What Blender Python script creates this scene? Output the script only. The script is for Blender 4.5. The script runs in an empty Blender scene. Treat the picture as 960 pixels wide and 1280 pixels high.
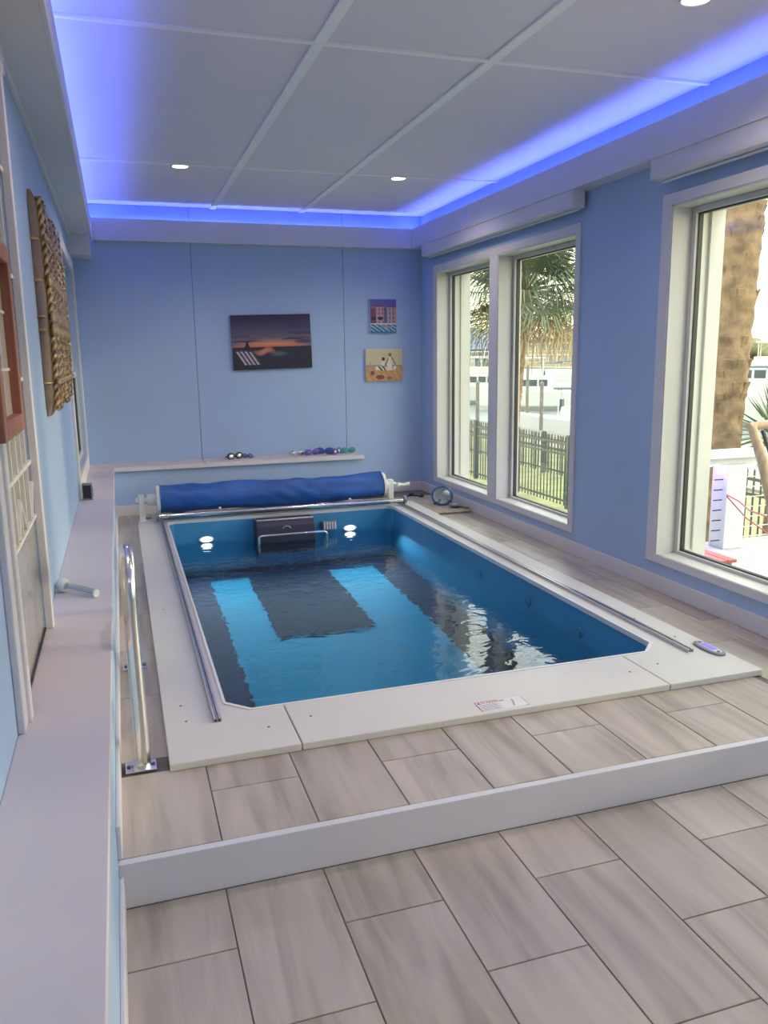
import bpy, math, random
from mathutils import Vector, Matrix
random.seed(7)
scene = bpy.context.scene
COL = scene.collection
PI = math.pi

# ------------------------------------------------------------------ camera
F_PX = 1012.16
YAW, PITCH, ROLL = 0.312029, 0.191168, -0.0138752
EYE = Vector((0, 0, 1.465))
_f = Vector((math.sin(YAW) * math.cos(PITCH), math.cos(YAW) * math.cos(PITCH), -math.sin(PITCH)))
_r = Vector((math.cos(YAW), -math.sin(YAW), 0))
_u = _r.cross(_f)
_r2 = _r * math.cos(ROLL) + _u * math.sin(ROLL)
_u2 = -_r * math.sin(ROLL) + _u * math.cos(ROLL)
cam_data = bpy.data.cameras.new('camera')
cam = bpy.data.objects.new('camera', cam_data)
COL.objects.link(cam)
cam_data.sensor_fit = 'VERTICAL'
cam_data.sensor_height = 36
cam_data.lens = F_PX / 1280 * 36
cam_data.clip_start = 0.02
cam_data.clip_end = 600
cam.matrix_world = Matrix(((_r2.x, _u2.x, -_f.x, EYE.x), (_r2.y, _u2.y, -_f.y, EYE.y), (_r2.z, _u2.z, -_f.z, EYE.z), (0, 0, 0, 1)))
scene.camera = cam

# ------------------------------------------------------------------ colour management / integrator
vs = scene.view_settings
vs.view_transform = 'Standard'
vs.look = 'None'
vs.gamma = 1
vs.use_curve_mapping = False
vs.exposure = 0.20
cy = scene.cycles
cy.use_denoising = True
cy.max_bounces = 10
cy.diffuse_bounces = 5
cy.glossy_bounces = 4
cy.transmission_bounces = 8
cy.transparent_max_bounces = 12
cy.sample_clamp_indirect = 6
cy.caustics_reflective = False
cy.caustics_refractive = True
cy.blur_glossy = 0.5

# ------------------------------------------------------------------ world: pale evening sky, warm near the horizon
world = bpy.data.worlds.new('evening_sky')
scene.world = world
world.use_nodes = True
nt = world.node_tree
nt.nodes.clear()
wo = nt.nodes.new('ShaderNodeOutputWorld')
bg = nt.nodes.new('ShaderNodeBackground')
tc = nt.nodes.new('ShaderNodeTexCoord')
sx = nt.nodes.new('ShaderNodeSeparateXYZ')
rp = nt.nodes.new('ShaderNodeValToRGB')
nt.links.new(tc.outputs['Generated'], sx.inputs[0])
nt.links.new(sx.outputs['Z'], rp.inputs[0])
e = rp.color_ramp.elements
e[0].position = 0.0
e[0].color = (1.0, 0.80, 0.46, 1)
e[1].position = 0.6
e[1].color = (0.86, 0.87, 0.86, 1)
m = e.new(0.10); m.color = (1.0, 0.93, 0.74, 1)
m = e.new(0.28); m.color = (0.97, 0.95, 0.88, 1)
bg.inputs['Strength'].default_value = 4.2
nt.links.new(rp.outputs[0], bg.inputs['Color'])
nt.links.new(bg.outputs[0], wo.inputs['Surface'])

# low warm sun over the marina (soft, hazy)
sd = bpy.data.lights.new('evening_sun', 'SUN')
sd.energy = 1.2
sd.angle = math.radians(6)
sd.color = (1.0, 0.78, 0.5)
sun = bpy.data.objects.new('evening_sun', sd)
COL.objects.link(sun)
sun.location = (30, 12, 12)
sun.rotation_euler = Vector((-1.0, 0.25, -0.22)).to_track_quat('-Z', 'Y').to_euler()

# ------------------------------------------------------------------ materials
MATS = {}

def new_mat(name):
    m = bpy.data.materials.new(name)
    m.use_nodes = True
    MATS[name] = m
    return m, m.node_tree, m.node_tree.nodes['Principled BSDF']

def mat(name, col, rough=0.5, metal=0.0, var=0.0, scale=6.0, bump=0.0, bscale=40.0, emit=None, estr=0.0, spec=0.5, trans=0.0, stretch=(1, 1, 1), coat=0.0):
    m, t, b = new_mat(name)
    b.inputs['Base Color'].default_value = (*col, 1)
    b.inputs['Roughness'].default_value = rough
    b.inputs['Metallic'].default_value = metal
    b.inputs['Specular IOR Level'].default_value = spec
    if trans: b.inputs['Transmission Weight'].default_value = trans
    if coat: b.inputs['Coat Weight'].default_value = coat
    if emit:
        b.inputs['Emission Color'].default_value = (*emit, 1)
        b.inputs['Emission Strength'].default_value = estr
    if var or bump:
        tcn = t.nodes.new('ShaderNodeTexCoord')
        mp = t.nodes.new('ShaderNodeMapping')
        mp.inputs['Scale'].default_value = stretch
        t.links.new(tcn.outputs['Object'], mp.inputs[0])
    if var:
        n = t.nodes.new('ShaderNodeTexNoise')
        n.inputs['Scale'].default_value = scale
        n.inputs['Detail'].default_value = 5
        t.links.new(mp.outputs[0], n.inputs['Vector'])
        r = t.nodes.new('ShaderNodeValToRGB')
        r.color_ramp.elements[0].position = 0.3
        r.color_ramp.elements[1].position = 0.7
        r.color_ramp.elements[0].color = (*[max(0, c * (1 - var)) for c in col], 1)
        r.color_ramp.elements[1].color = (*[min(1, c * (1 + var)) for c in col], 1)
        t.links.new(n.outputs['Fac'], r.inputs[0])
        t.links.new(r.outputs[0], b.inputs['Base Color'])
    if bump:
        n2 = t.nodes.new('ShaderNodeTexNoise')
        n2.inputs['Scale'].default_value = bscale
        n2.inputs['Detail'].default_value = 4
        t.links.new(mp.outputs[0], n2.inputs['Vector'])
        bp = t.nodes.new('ShaderNodeBump')
        bp.inputs['Strength'].default_value = bump
        bp.inputs['Distance'].default_value = 0.01
        t.links.new(n2.outputs['Fac'], bp.inputs['Height'])
        t.links.new(bp.outputs[0], b.inputs['Normal'])
    return m

def thin_glass(name, tint=(1, 1, 1), rough=0.0, ior=1.45):
    m, t, b = new_mat(name)
    t.nodes.remove(b)
    out = t.nodes['Material Output']
    tr = t.nodes.new('ShaderNodeBsdfTransparent'); tr.inputs['Color'].default_value = (*tint, 1)
    gl = t.nodes.new('ShaderNodeBsdfGlossy'); gl.inputs['Roughness'].default_value = rough
    lw = t.nodes.new('ShaderNodeLayerWeight')          # Schlick reflectance, the same on both faces of the sheet
    pw = t.nodes.new('ShaderNodeMath'); pw.operation = 'POWER'; pw.inputs[1].default_value = 5.0
    fr = t.nodes.new('ShaderNodeMath'); fr.operation = 'MULTIPLY_ADD'; fr.inputs[1].default_value = 0.955; fr.inputs[2].default_value = 0.035
    t.links.new(lw.outputs['Facing'], pw.inputs[0])
    t.links.new(pw.outputs[0], fr.inputs[0])
    mx = t.nodes.new('ShaderNodeMixShader')
    t.links.new(fr.outputs[0], mx.inputs[0])
    t.links.new(tr.outputs[0], mx.inputs[1])
    t.links.new(gl.outputs[0], mx.inputs[2])
    t.links.new(mx.outputs[0], out.inputs['Surface'])
    return m

def emitter(name, col, strength):
    m, t, b = new_mat(name)
    t.nodes.remove(b)
    em = t.nodes.new('ShaderNodeEmission')
    em.inputs['Color'].default_value = (*col, 1)
    em.inputs['Strength'].default_value = strength
    t.links.new(em.outputs[0], t.nodes['Material Output'].inputs['Surface'])
    return m

def tile_mat():
    m, t, b = new_mat('porcelain_tile')
    tcn = t.nodes.new('ShaderNodeTexCoord')
    oi = t.nodes.new('ShaderNodeObjectInfo')
    mul = t.nodes.new('ShaderNodeMath'); mul.operation = 'MULTIPLY'; mul.inputs[1].default_value = 60
    cmb = t.nodes.new('ShaderNodeCombineXYZ')
    add = t.nodes.new('ShaderNodeVectorMath'); add.operation = 'ADD'
    t.links.new(oi.outputs['Random'], mul.inputs[0])
    for k in range(3): t.links.new(mul.outputs[0], cmb.inputs[k])
    t.links.new(tcn.outputs['Object'], add.inputs[0])
    t.links.new(cmb.outputs[0], add.inputs[1])
    mp = t.nodes.new('ShaderNodeMapping'); mp.inputs['Scale'].default_value = (9.0, 0.9, 1)
    mp.inputs['Rotation'].default_value = (0, 0, 0.10)
    t.links.new(add.outputs[0], mp.inputs[0])
    n = t.nodes.new('ShaderNodeTexNoise'); n.inputs['Scale'].default_value = 1.3; n.inputs['Detail'].default_value = 6; n.inputs['Distortion'].default_value = 0.6
    t.links.new(mp.outputs[0], n.inputs['Vector'])
    r = t.nodes.new('ShaderNodeValToRGB')
    el = r.color_ramp.elements
    el[0].position = 0.28; el[0].color = (0.29, 0.245, 0.19, 1)
    el[1].position = 0.72; el[1].color = (0.54, 0.475, 0.385, 1)
    q = el.new(0.5); q.color = (0.44, 0.385, 0.31, 1)
    t.links.new(n.outputs['Fac'], r.inputs[0])
    # a whole-tile shade shift
    hs = t.nodes.new('ShaderNodeHueSaturation')
    mr = t.nodes.new('ShaderNodeMapRange'); mr.inputs[3].default_value = 0.92; mr.inputs[4].default_value = 1.07
    t.links.new(oi.outputs['Random'], mr.inputs[0])
    t.links.new(mr.outputs[0], hs.inputs['Value'])
    t.links.new(r.outputs[0], hs.inputs['Color'])
    t.links.new(hs.outputs[0], b.inputs['Base Color'])
    b.inputs['Roughness'].default_value = 0.38
    return m

def water_mat():
    m, t, b = new_mat('pool_water')
    t.nodes.remove(b)
    g = t.nodes.new('ShaderNodeBsdfGlass')
    g.inputs['IOR'].default_value = 1.33
    g.inputs['Roughness'].default_value = 0.0
    g.inputs['Color'].default_value = (0.93, 0.98, 1.0, 1)
    tcn = t.nodes.new('ShaderNodeTexCoord')
    mp = t.nodes.new('ShaderNodeMapping'); mp.inputs['Scale'].default_value = (1.0, 1.6, 1)
    t.links.new(tcn.outputs['Object'], mp.inputs[0])
    n = t.nodes.new('ShaderNodeTexNoise'); n.inputs['Scale'].default_value = 5.5; n.inputs['Detail'].default_value = 2.0; n.inputs['Roughness'].default_value = 0.55; n.inputs['Distortion'].default_value = 0.7
    t.links.new(mp.outputs[0], n.inputs['Vector'])
    bp = t.nodes.new('ShaderNodeBump'); bp.inputs['Strength'].default_value = 0.17; bp.inputs['Distance'].default_value = 0.03
    t.links.new(n.outputs['Fac'], bp.inputs['Height'])
    t.links.new(bp.outputs[0], g.inputs['Normal'])
    t.links.new(g.outputs[0], t.nodes['Material Output'].inputs['Surface'])
    return m

def paint_mat():
    m, t, b = new_mat('painted_canvas')
    ca = t.nodes.new('ShaderNodeVertexColor'); ca.layer_name = 'paint'
    t.links.new(ca.outputs['Color'], b.inputs['Base Color'])
    b.inputs['Roughness'].default_value = 0.6
    return m

def wood_mat(name, c1, c2, stretch=(12, 12, 1), rough=0.5):
    m, t, b = new_mat(name)
    tcn = t.nodes.new('ShaderNodeTexCoord')
    mp = t.nodes.new('ShaderNodeMapping'); mp.inputs['Scale'].default_value = stretch
    t.links.new(tcn.outputs['Object'], mp.inputs[0])
    n = t.nodes.new('ShaderNodeTexNoise'); n.inputs['Scale'].default_value = 3; n.inputs['Detail'].default_value = 6
    t.links.new(mp.outputs[0], n.inputs['Vector'])
    r = t.nodes.new('ShaderNodeValToRGB')
    r.color_ramp.elements[0].position = 0.3; r.color_ramp.elements[0].color = (*c1, 1)
    r.color_ramp.elements[1].position = 0.7; r.color_ramp.elements[1].color = (*c2, 1)
    t.links.new(n.outputs['Fac'], r.inputs[0])
    t.links.new(r.outputs[0], b.inputs['Base Color'])
    b.inputs['Roughness'].default_value = rough
    return m

tile_mat(); water_mat(); paint_mat()
mat('wall_blue', (0.37, 0.50, 0.70), 0.55, var=0.03, scale=1.5, bump=0.03, bscale=90)
mat('wall_core', (0.13, 0.23, 0.40), 0.7, var=0.03)
mat('white_trim', (0.66, 0.65, 0.67), 0.42, var=0.02, scale=3)
mat('ledge_white', (0.62, 0.57, 0.57), 0.5, var=0.03, scale=2)
mat('ceiling_white', (0.75, 0.72, 0.79), 0.75, var=0.02, scale=2, bump=0.04, bscale=140)
mat('batten_white', (0.90, 0.90, 0.90), 0.6, var=0.02)
mat('grout', (0.17, 0.155, 0.145), 0.85, var=0.1, scale=20)
mat('coping_white', (0.65, 0.63, 0.575), 0.45, var=0.025, scale=3, bump=0.03, bscale=60)
mat('screw_dark', (0.12, 0.11, 0.10), 0.4, 0.6, var=0.05)
mat('liner_blue', (0.055, 0.27, 0.48), 0.5, var=0.06, scale=2)
mat('pool_floor_blue', (0.03, 0.40, 0.62), 0.6, var=0.06, scale=3)
mat('bench_navy', (0.025, 0.042, 0.085), 0.6, var=0.1, scale=3)
mat('mat_slate', (0.024, 0.045, 0.065), 0.7, var=0.12, scale=5)
mat('aluminium', (0.56, 0.56, 0.60), 0.32, 0.85, var=0.05, scale=10)
mat('track_dark', (0.06, 0.06, 0.07), 0.5, var=0.1)
mat('chrome', (0.80, 0.78, 0.75), 0.22, 1.0, var=0.02)
mat('cover_blue', (0.02, 0.095, 0.34), 0.45, var=0.18, scale=5, bump=0.25, bscale=14, stretch=(0.5, 1, 1))
mat('plastic_white', (0.74, 0.74, 0.74), 0.4, var=0.02)
mat('plastic_grey', (0.22, 0.24, 0.27), 0.45, var=0.06)
mat('plastic_black', (0.015, 0.016, 0.02), 0.4, var=0.1)
mat('unit_dark', (0.035, 0.032, 0.055), 0.5, var=0.12, scale=8)
mat('wood_brown', (0.30, 0.115, 0.055), 0.5)
MATS.pop('wood_brown'); wood_mat('wood_brown', (0.24, 0.085, 0.045), (0.36, 0.14, 0.075))
wood_mat('board_tan', (0.33, 0.27, 0.20), (0.45, 0.38, 0.29), (14, 2, 1))
mat('beige_glass_panel', (0.40, 0.36, 0.30), 0.3, var=0.1, scale=4)
mat('carved_bronze', (0.20, 0.125, 0.075), 0.38, 0.35, var=0.45, scale=16, bump=0.35, bscale=60)
mat('carved_gold', (0.42, 0.29, 0.14), 0.32, 0.55, var=0.4, scale=22)
mat('carved_side', (0.17, 0.12, 0.09), 0.5, 0.1, var=0.3, scale=9, stretch=(3, 3, 0.4))
mat('gasket_black', (0.02, 0.022, 0.022), 0.5, var=0.1)
mat('window_vinyl', (0.58, 0.585, 0.55), 0.35, var=0.015)
thin_glass('window_glass', (0.97, 1.0, 0.97))
thin_glass('clear_plastic', (0.86, 0.9, 0.93), 0.05)
mat('pane_dark', (0.02, 0.03, 0.035), 0.6, var=0.1, spec=0.1)
mat('pane_grey', (0.33, 0.32, 0.305), 0.16, var=0.06, scale=2)
mat('caming_white', (0.70, 0.69, 0.66), 0.4, var=0.02)
emitter('led_blue', (0.12, 0.17, 1.0), 50.0)
emitter('lamp_lens', (1.0, 0.86, 0.66), 22.0)
emitter('pool_lamp_lens', (0.80, 0.95, 1.0), 6.0)
emitter('display_lilac', (0.36, 0.30, 0.95), 0.9)
mat('label_white', (0.72, 0.71, 0.69), 0.5, var=0.02)
mat('label_red', (0.42, 0.05, 0.06), 0.5, var=0.05)
mat('label_grey', (0.30, 0.30, 0.30), 0.6, var=0.05)
mat('goggle_silver', (0.60, 0.62, 0.65), 0.2, 0.9, var=0.05)
mat('goggle_blue', (0.06, 0.13, 0.42), 0.3, var=0.15)
mat('goggle_purple', (0.13, 0.10, 0.36), 0.35, var=0.15)
mat('goggle_teal', (0.04, 0.27, 0.30), 0.35, var=0.15)
mat('mask_blue', (0.05, 0.13, 0.36), 0.35, var=0.1)
# outdoors
mat('lawn_green', (0.24, 0.25, 0.11), 0.9, var=0.25, scale=3)
mat('paving', (0.24, 0.23, 0.20), 0.9, var=0.1)
mat('porch_board', (0.45, 0.44, 0.42), 0.7, var=0.1, stretch=(6, 1, 1))
mat('fence_black', (0.035, 0.05, 0.05), 0.45, var=0.1)
mat('exterior_white', (0.52, 0.53, 0.51), 0.5, var=0.03)
mat('palm_leaf', (0.085, 0.115, 0.055), 0.5, var=0.35, scale=4)
mat('palm_leaf_dry', (0.24, 0.19, 0.10), 0.7, var=0.3, scale=5)
mat('palm_trunk', (0.23, 0.155, 0.09), 0.9, var=0.45, scale=7, bump=1.0, bscale=22)
mat('agave_leaf', (0.14, 0.19, 0.09), 0.5, var=0.3, scale=6)
mat('harbour_water', (0.15, 0.18, 0.165), 0.45, var=0.15, scale=0.6, bump=0.6, bscale=3, spec=0.25)
mat('boat_white', (0.50, 0.51, 0.50), 0.3, var=0.03)
mat('boat_glass', (0.05, 0.07, 0.08), 0.15, var=0.1)
mat('boat_canvas', (0.10, 0.14, 0.17), 0.7, var=0.1)
mat('dock_wood', (0.16, 0.15, 0.12), 0.85, var=0.25, scale=8)
mat('building_cream', (0.34, 0.27, 0.16), 0.8, var=0.06)
mat('building_roof', (0.32, 0.20, 0.12), 0.8, var=0.1)
mat('building_blue', (0.14, 0.27, 0.38), 0.8, var=0.06)
mat('roof_blue', (0.10, 0.17, 0.30), 0.7, var=0.08)
mat('building_grey', (0.20, 0.22, 0.18), 0.8, var=0.06)
mat('window_far', (0.12, 0.15, 0.16), 0.2, var=0.1)
mat('tree_far', (0.16, 0.15, 0.07), 0.95, var=0.35, scale=0.5)
mat('red_paint', (0.50, 0.10, 0.07), 0.5, var=0.15, scale=8)
mat('cord_red', (0.40, 0.06, 0.06), 0.5, var=0.05)
wood_mat('chair_wood', (0.30, 0.19, 0.11), (0.46, 0.32, 0.20))
mat('terracotta', (0.38, 0.16, 0.08), 0.8, var=0.1)
emitter('led_purple', (0.35, 0.22, 1.0), 130.0)

# ------------------------------------------------------------------ mesh helpers
def origin_of(o):
    v = Vector((0, 0, 0))
    while o is not None:
        v += o.location
        o = o.parent
    return v

class MB:
    def __init__(self):
        self.v = []; self.f = []; self.sm = []
    def add(self, vs, fs, smooth=False):
        o = len(self.v)
        self.v.extend([tuple(p) for p in vs])
        self.f.extend([tuple(i + o for i in f) for f in fs])
        self.sm.extend([smooth] * len(fs))
        return self
    def box(self, x0, x1, y0, y1, z0, z1):
        vs = [(x0, y0, z0), (x1, y0, z0), (x1, y1, z0), (x0, y1, z0), (x0, y0, z1), (x1, y0, z1), (x1, y1, z1), (x0, y1, z1)]
        fs = [(0, 3, 2, 1), (4, 5, 6, 7), (0, 1, 5, 4), (1, 2, 6, 5), (2, 3, 7, 6), (3, 0, 4, 7)]
        return self.add(vs, fs)
    def obox(self, c, ax, ay, az, hx, hy, hz):
        c = Vector(c); ax = Vector(ax).normalized() * hx; ay = Vector(ay).normalized() * hy; az = Vector(az).normalized() * hz
        s = [(-1, -1, -1), (1, -1, -1), (1, 1, -1), (-1, 1, -1), (-1, -1, 1), (1, -1, 1), (1, 1, 1), (-1, 1, 1)]
        return self.add([c + ax * a + ay * b + az * d for a, b, d in s], [(0, 3, 2, 1), (4, 5, 6, 7), (0, 1, 5, 4), (1, 2, 6, 5), (2, 3, 7, 6), (3, 0, 4, 7)])
    def prism(self, pts, z0, z1):
        n = len(pts)
        vs = [(x, y, z0) for x, y in pts] + [(x, y, z1) for x, y in pts]
        fs = [tuple(range(n - 1, -1, -1)), tuple(range(n, 2 * n))]
        for i in range(n):
            j = (i + 1) % n
            fs.append((i, j, n + j, n + i))
        return self.add(vs, fs)
    def tube(self, path, r, seg=10, caps=True, smooth=True):
        P = [Vector(p) for p in path]
        n = len(P)
        R = r if isinstance(r, (list, tuple)) else [r] * n
        t0 = (P[1] - P[0]).normalized()
        ref = Vector((0, 0, 1)) if abs(t0.z) < 0.9 else Vector((1, 0, 0))
        nrm = (ref - t0 * ref.dot(t0)).normalized()
        rings = []
        for i in range(n):
            if i == 0: t = P[1] - P[0]
            elif i == n - 1: t = P[-1] - P[-2]
            else: t = (P[i + 1] - P[i]).normalized() + (P[i] - P[i - 1]).normalized()
            t = t.normalized() if t.length > 1e-9 else t0
            nrm = nrm - t * nrm.dot(t)
            nrm = nrm.normalized() if nrm.length > 1e-6 else t.orthogonal().normalized()
            b = t.cross(nrm)
            rings.append([P[i] + (nrm * math.cos(2 * PI * k / seg) + b * math.sin(2 * PI * k / seg)) * R[i] for k in range(seg)])
        vs = [p for ring in rings for p in ring]
        fs = []
        for i in range(n - 1):
            for k in range(seg):
                k2 = (k + 1) % seg
                fs.append((i * seg + k, i * seg + k2, (i + 1) * seg + k2, (i + 1) * seg + k))
        self.add(vs, fs, smooth)
        if caps:
            self.add(rings[0], [tuple(range(seg - 1, -1, -1))])
            self.add(rings[-1], [tuple(range(seg))])
        return self
    def ell(self, c, rx, ry, rz, nu=14, nv=8):
        vs = []; fs = []
        for j in range(nv + 1):
            th = PI * j / nv
            for i in range(nu):
                ph = 2 * PI * i / nu
                vs.append((c[0] + rx * math.sin(th) * math.cos(ph), c[1] + ry * math.sin(th) * math.sin(ph), c[2] + rz * math.cos(th)))
        for j in range(nv):
            for i in range(nu):
                i2 = (i + 1) % nu
                fs.append((j * nu + i, (j + 1) * nu + i, (j + 1) * nu + i2, j * nu + i2))
        return self.add(vs, fs, True)
    def torus(self, c, R, r, axis='z', nu=20, nv=8, sx=1, sy=1):
        path = []
        vs = []; fs = []
        for i in range(nu):
            a = 2 * PI * i / nu
            for k in range(nv):
                b = 2 * PI * k / nv
                p = ((R + r * math.cos(b)) * math.cos(a) * sx, (R + r * math.cos(b)) * math.sin(a) * sy, r * math.sin(b))
                if axis == 'x': p = (p[2], p[0], p[1])
                elif axis == 'y': p = (p[0], p[2], p[1])
                vs.append((c[0] + p[0], c[1] + p[1], c[2] + p[2]))
        for i in range(nu):
            for k in range(nv):
                fs.append((i * nv + k, ((i + 1) % nu) * nv + k, ((i + 1) % nu) * nv + (k + 1) % nv, i * nv + (k + 1) % nv))
        return self.add(vs, fs, True)
    def build(self, name, material, parent=None, bevel=0.0, seg=2):
        o0 = origin_of(parent)
        me = bpy.data.meshes.new(name)
        me.from_pydata([(p[0] - o0.x, p[1] - o0.y, p[2] - o0.z) for p in self.v], [], self.f)
        me.polygons.foreach_set('use_smooth', self.sm)
        me.materials.append(MATS[material])
        me.update()
        o = bpy.data.objects.new(name, me)
        COL.objects.link(o)
        o.parent = parent
        if bevel:
            md = o.modifiers.new('edge', 'BEVEL')
            md.width = bevel; md.segments = seg; md.limit_method = 'ANGLE'
        return o

def box(name, material, parent, x0, x1, y0, y1, z0, z1, bevel=0.0):
    return MB().box(x0, x1, y0, y1, z0, z1).build(name, material, parent, bevel)

def thing(name, label, cat, loc=(0, 0, 0), group=None, kind=None):
    o = bpy.data.objects.new(name, None)
    o.empty_display_size = 0.1
    COL.objects.link(o)
    o.location = loc
    if kind: o['kind'] = kind
    if label: o['label'] = label
    if cat: o['category'] = cat
    if group: o['group'] = group
    return o

def tag(o, label=None, cat=None, group=None, kind=None):
    if label: o['label'] = label
    if cat: o['category'] = cat
    if group: o['group'] = group
    if kind: o['kind'] = kind
    return o

def struct(name, loc=(0, 0, 0)):
    return thing(name, None, None, loc, kind='structure')

def child_copy(src, parent, loc, name=None):
    """copy that shares mesh data; src mesh built about its own origin"""
    c = src.copy()
    COL.objects.link(c)
    c.parent = parent
    c.location = loc
    return c

def mesh_at(name, mb, material, parent, loc, bevel=0.0, rot=None):
    """mesh whose own origin sits at loc (local coords), so copies can share it"""
    o = mb.build(name, material, None, bevel)
    o.parent = parent
    o.location = Vector(loc) - origin_of(parent)
    if rot: o.rotation_euler = rot
    return o

def ray(px, py):
    """direction through a photo pixel, used only to plan where outdoor things stand"""
    return _r2 * ((px - 480) / F_PX) + _u2 * (-(py - 640) / F_PX) + _f

def at_x(px, py, x):
    d = ray(px, py)
    return EYE + d * (x / d.x)

# ------------------------------------------------------------------ dimensions
XL, XR, YB, YF = -0.325, 3.115, 8.28, -1.6      # wall faces
ZL, ZD, ZC = -0.145, 0.0, 2.87                  # lower floor, pool deck, ceiling
LEDGE = 0.468
PX0, PX1, PY0, PY1 = 0.33, 2.45, 3.165, 7.36    # pool opening
ZW = -0.19                                      # water level

# ------------------------------------------------------------------ floors with tiles
TW, TL, GAP = 0.308, 0.61, 0.004
X_J = 0.2058
def tile_grid(parent, ztop, x0, x1, y0, y1, yphase, holes=()):
    cache = {}
    k0 = math.floor((x0 - X_J) / TW) - 1
    k1 = math.ceil((x1 - X_J) / TW) + 1
    cnt = 0
    for k in range(k0, k1):
        a, b = X_J + k * TW, X_J + (k + 1) * TW
        ph = yphase if (k % 2) else yphase + TL / 2
        j0 = math.floor((y0 - ph) / TL) - 1
        j1 = math.ceil((y1 - ph) / TL) + 1
        for j in range(j0, j1):
            c, d = ph + j * TL, ph + (j + 1) * TL
            rects = [(max(a, x0), min(b, x1), max(c, y0), min(d, y1))]
            for (hx0, hx1, hy0, hy1) in holes:
                out = []
                for (ra, rb, rc, rd) in rects:
                    if ra >= hx1 or rb <= hx0 or rc >= hy1 or rd <= hy0:
                        out.append((ra, rb, rc, rd)); continue
                    # keep one clean offcut: the largest remaining strip
                    cand = [(ra, min(rb, hx0), rc, rd), (max(ra, hx1), rb, rc, rd), (ra, rb, rc, min(rd, hy0)), (ra, rb, max(rc, hy1), rd)]
                    cand = [q for q in cand if q[1] - q[0] > 0.015 and q[3] - q[2] > 0.015]
                    if cand: out.append(max(cand, key=lambda q: (q[1] - q[0]) * (q[3] - q[2])))
                rects = out
            for (ra, rb, rc, rd) in rects:
                w, l = rb - ra - GAP, rd - rc - GAP
                if w < 0.012 or l < 0.012: continue
                key = (round(w, 4), round(l, 4))
                loc = ((ra + rb) / 2, (rc + rd) / 2, ztop)
                if key not in cache:
                    h = 0.0015
                    mb = MB()
                    i = h
                    vs = [(-w/2, -l/2, -0.012), (w/2, -l/2, -0.012), (w/2, l/2, -0.012), (-w/2, l/2, -0.012),
                          (-w/2, -l/2, -h), (w/2, -l/2, -h), (w/2, l/2, -h), (-w/2, l/2, -h),
                          (-w/2+i, -l/2+i, 0), (w/2-i, -l/2+i, 0), (w/2-i, l/2-i, 0), (-w/2+i, l/2-i, 0)]
                    fs = [(8, 9, 10, 11)]
                    for q in range(4):
                        r = (q + 1) % 4
                        fs += [(q, r, 4 + r, 4 + q), (4 + q, 4 + r, 8 + r, 8 + q)]
                    mb.add(vs, fs)
                    cache[key] = mesh_at('tile', mb, 'porcelain_tile', parent, loc)
                else:
                    child_copy(cache[key], parent, Vector(loc) - origin_of(parent))
                cnt += 1
    return cnt

floor = struct('floor')
box('grout_bed', 'grout', floor, XL, XR, YF, 2.311, ZL - 0.16, ZL - 0.004)
tile_grid(floor, ZL, -0.1, XR, YF, 2.283, 2.014 - 2 * TL)

deck = struct('floor_deck')
HOLE = (0.105, 2.70, 2.82, 7.51)
b = MB()
b.box(-0.1, XR, 2.311, PY0 - 0.04, ZL, -0.004)
b.box(-0.1, XR, PY1 + 0.03, YB, ZL, -0.004)
b.box(-0.1, PX0 - 0.04, PY0 - 0.04, PY1 + 0.03, ZL, -0.004)
b.box(PX1 + 0.04, XR, PY0 - 0.04, PY1 + 0.03, ZL, -0.004)
b.build('grout_bed', 'grout', deck)
tile_grid(deck, ZD, -0.1, XR - 0.01, 2.311, 7.93, 2.314, holes=(HOLE,))
s = struct('trim_1')
box('riser_board', 'white_trim', s, -0.1, XR, 2.283, 2.311, ZL, 0.001, 0.002)

# ------------------------------------------------------------------ walls
wb = struct('wall_back')
box('wall_core', 'wall_core', wb, -0.8, 3.5, YB + 0.012, YB + 0.2, -0.3, 3.1)
for (a, c, z0) in ((XL, 0.753, 0.40), (0.757, 2.264, 0.40), (2.268, XR, -0.01)):
    box('wall_panel', 'wall_blue', wb, a, c, YB, YB + 0.012, z0, ZC, 0.002)
# low wall that carries the back ledge
wl_ = struct('wall_back_low')
box('wall_panel', 'wall_blue', wl_, -0.1, 2.325, 7.93, YB, ZD, LEDGE - 0.028)
s = struct('trim_2')
box('ledge_board', 'ledge_white', s, -0.085, 0.752, 7.905, YB, LEDGE - 0.028, LEDGE, 0.003)
box('ledge_board', 'ledge_white', s, 0.754, 2.345, 7.900, YB, LEDGE - 0.024, LEDGE + 0.004, 0.003)
box('ledge_nosing', 'white_trim', s, -0.085, 2.345, 7.897, 7.912, LEDGE - 0.04, LEDGE - 0.012, 0.002)

# left wall: windows at y 2.37..3.16 (leaded) and 6.35..8.0
wlft = struct('wall_left')
LW1 = (2.37, 3.17, LEDGE, 2.43)
LW2 = (6.33, 8.02, 0.60, 2.24)
def wall_with_holes(parent, face_x, back_x, y0, y1, z0, z1, holes, material, core):
    """vertical wall in the YZ plane: panel pieces around rectangular openings (holes sorted by y)"""
    y = y0
    lo, hi = min(face_x, back_x), max(face_x, back_x)
    for (a, c, d, e_) in holes:
        if a > y: box('wall_panel', material, parent, lo, (lo + 0.19 if (hi > 3 and a - y < 0.3) else hi), y, a, z0, z1)
        if d > z0: box('wall_panel', material, parent, lo, hi, a, c, z0, d)
        if e_ < z1: box('wall_panel', material, parent, lo, hi, a, c, e_, z1)
        y = c
    if y < y1: box('wall_panel', material, parent, lo, hi, y, y1, z0, z1)
wall_with_holes(wlft, XL, XL - 0.2, YF, YB + 0.012, LEDGE - 0.05, 3.0, [LW1, LW2], 'wall_blue', 'wall_core')
wll = struct('wall_left_low')
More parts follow.
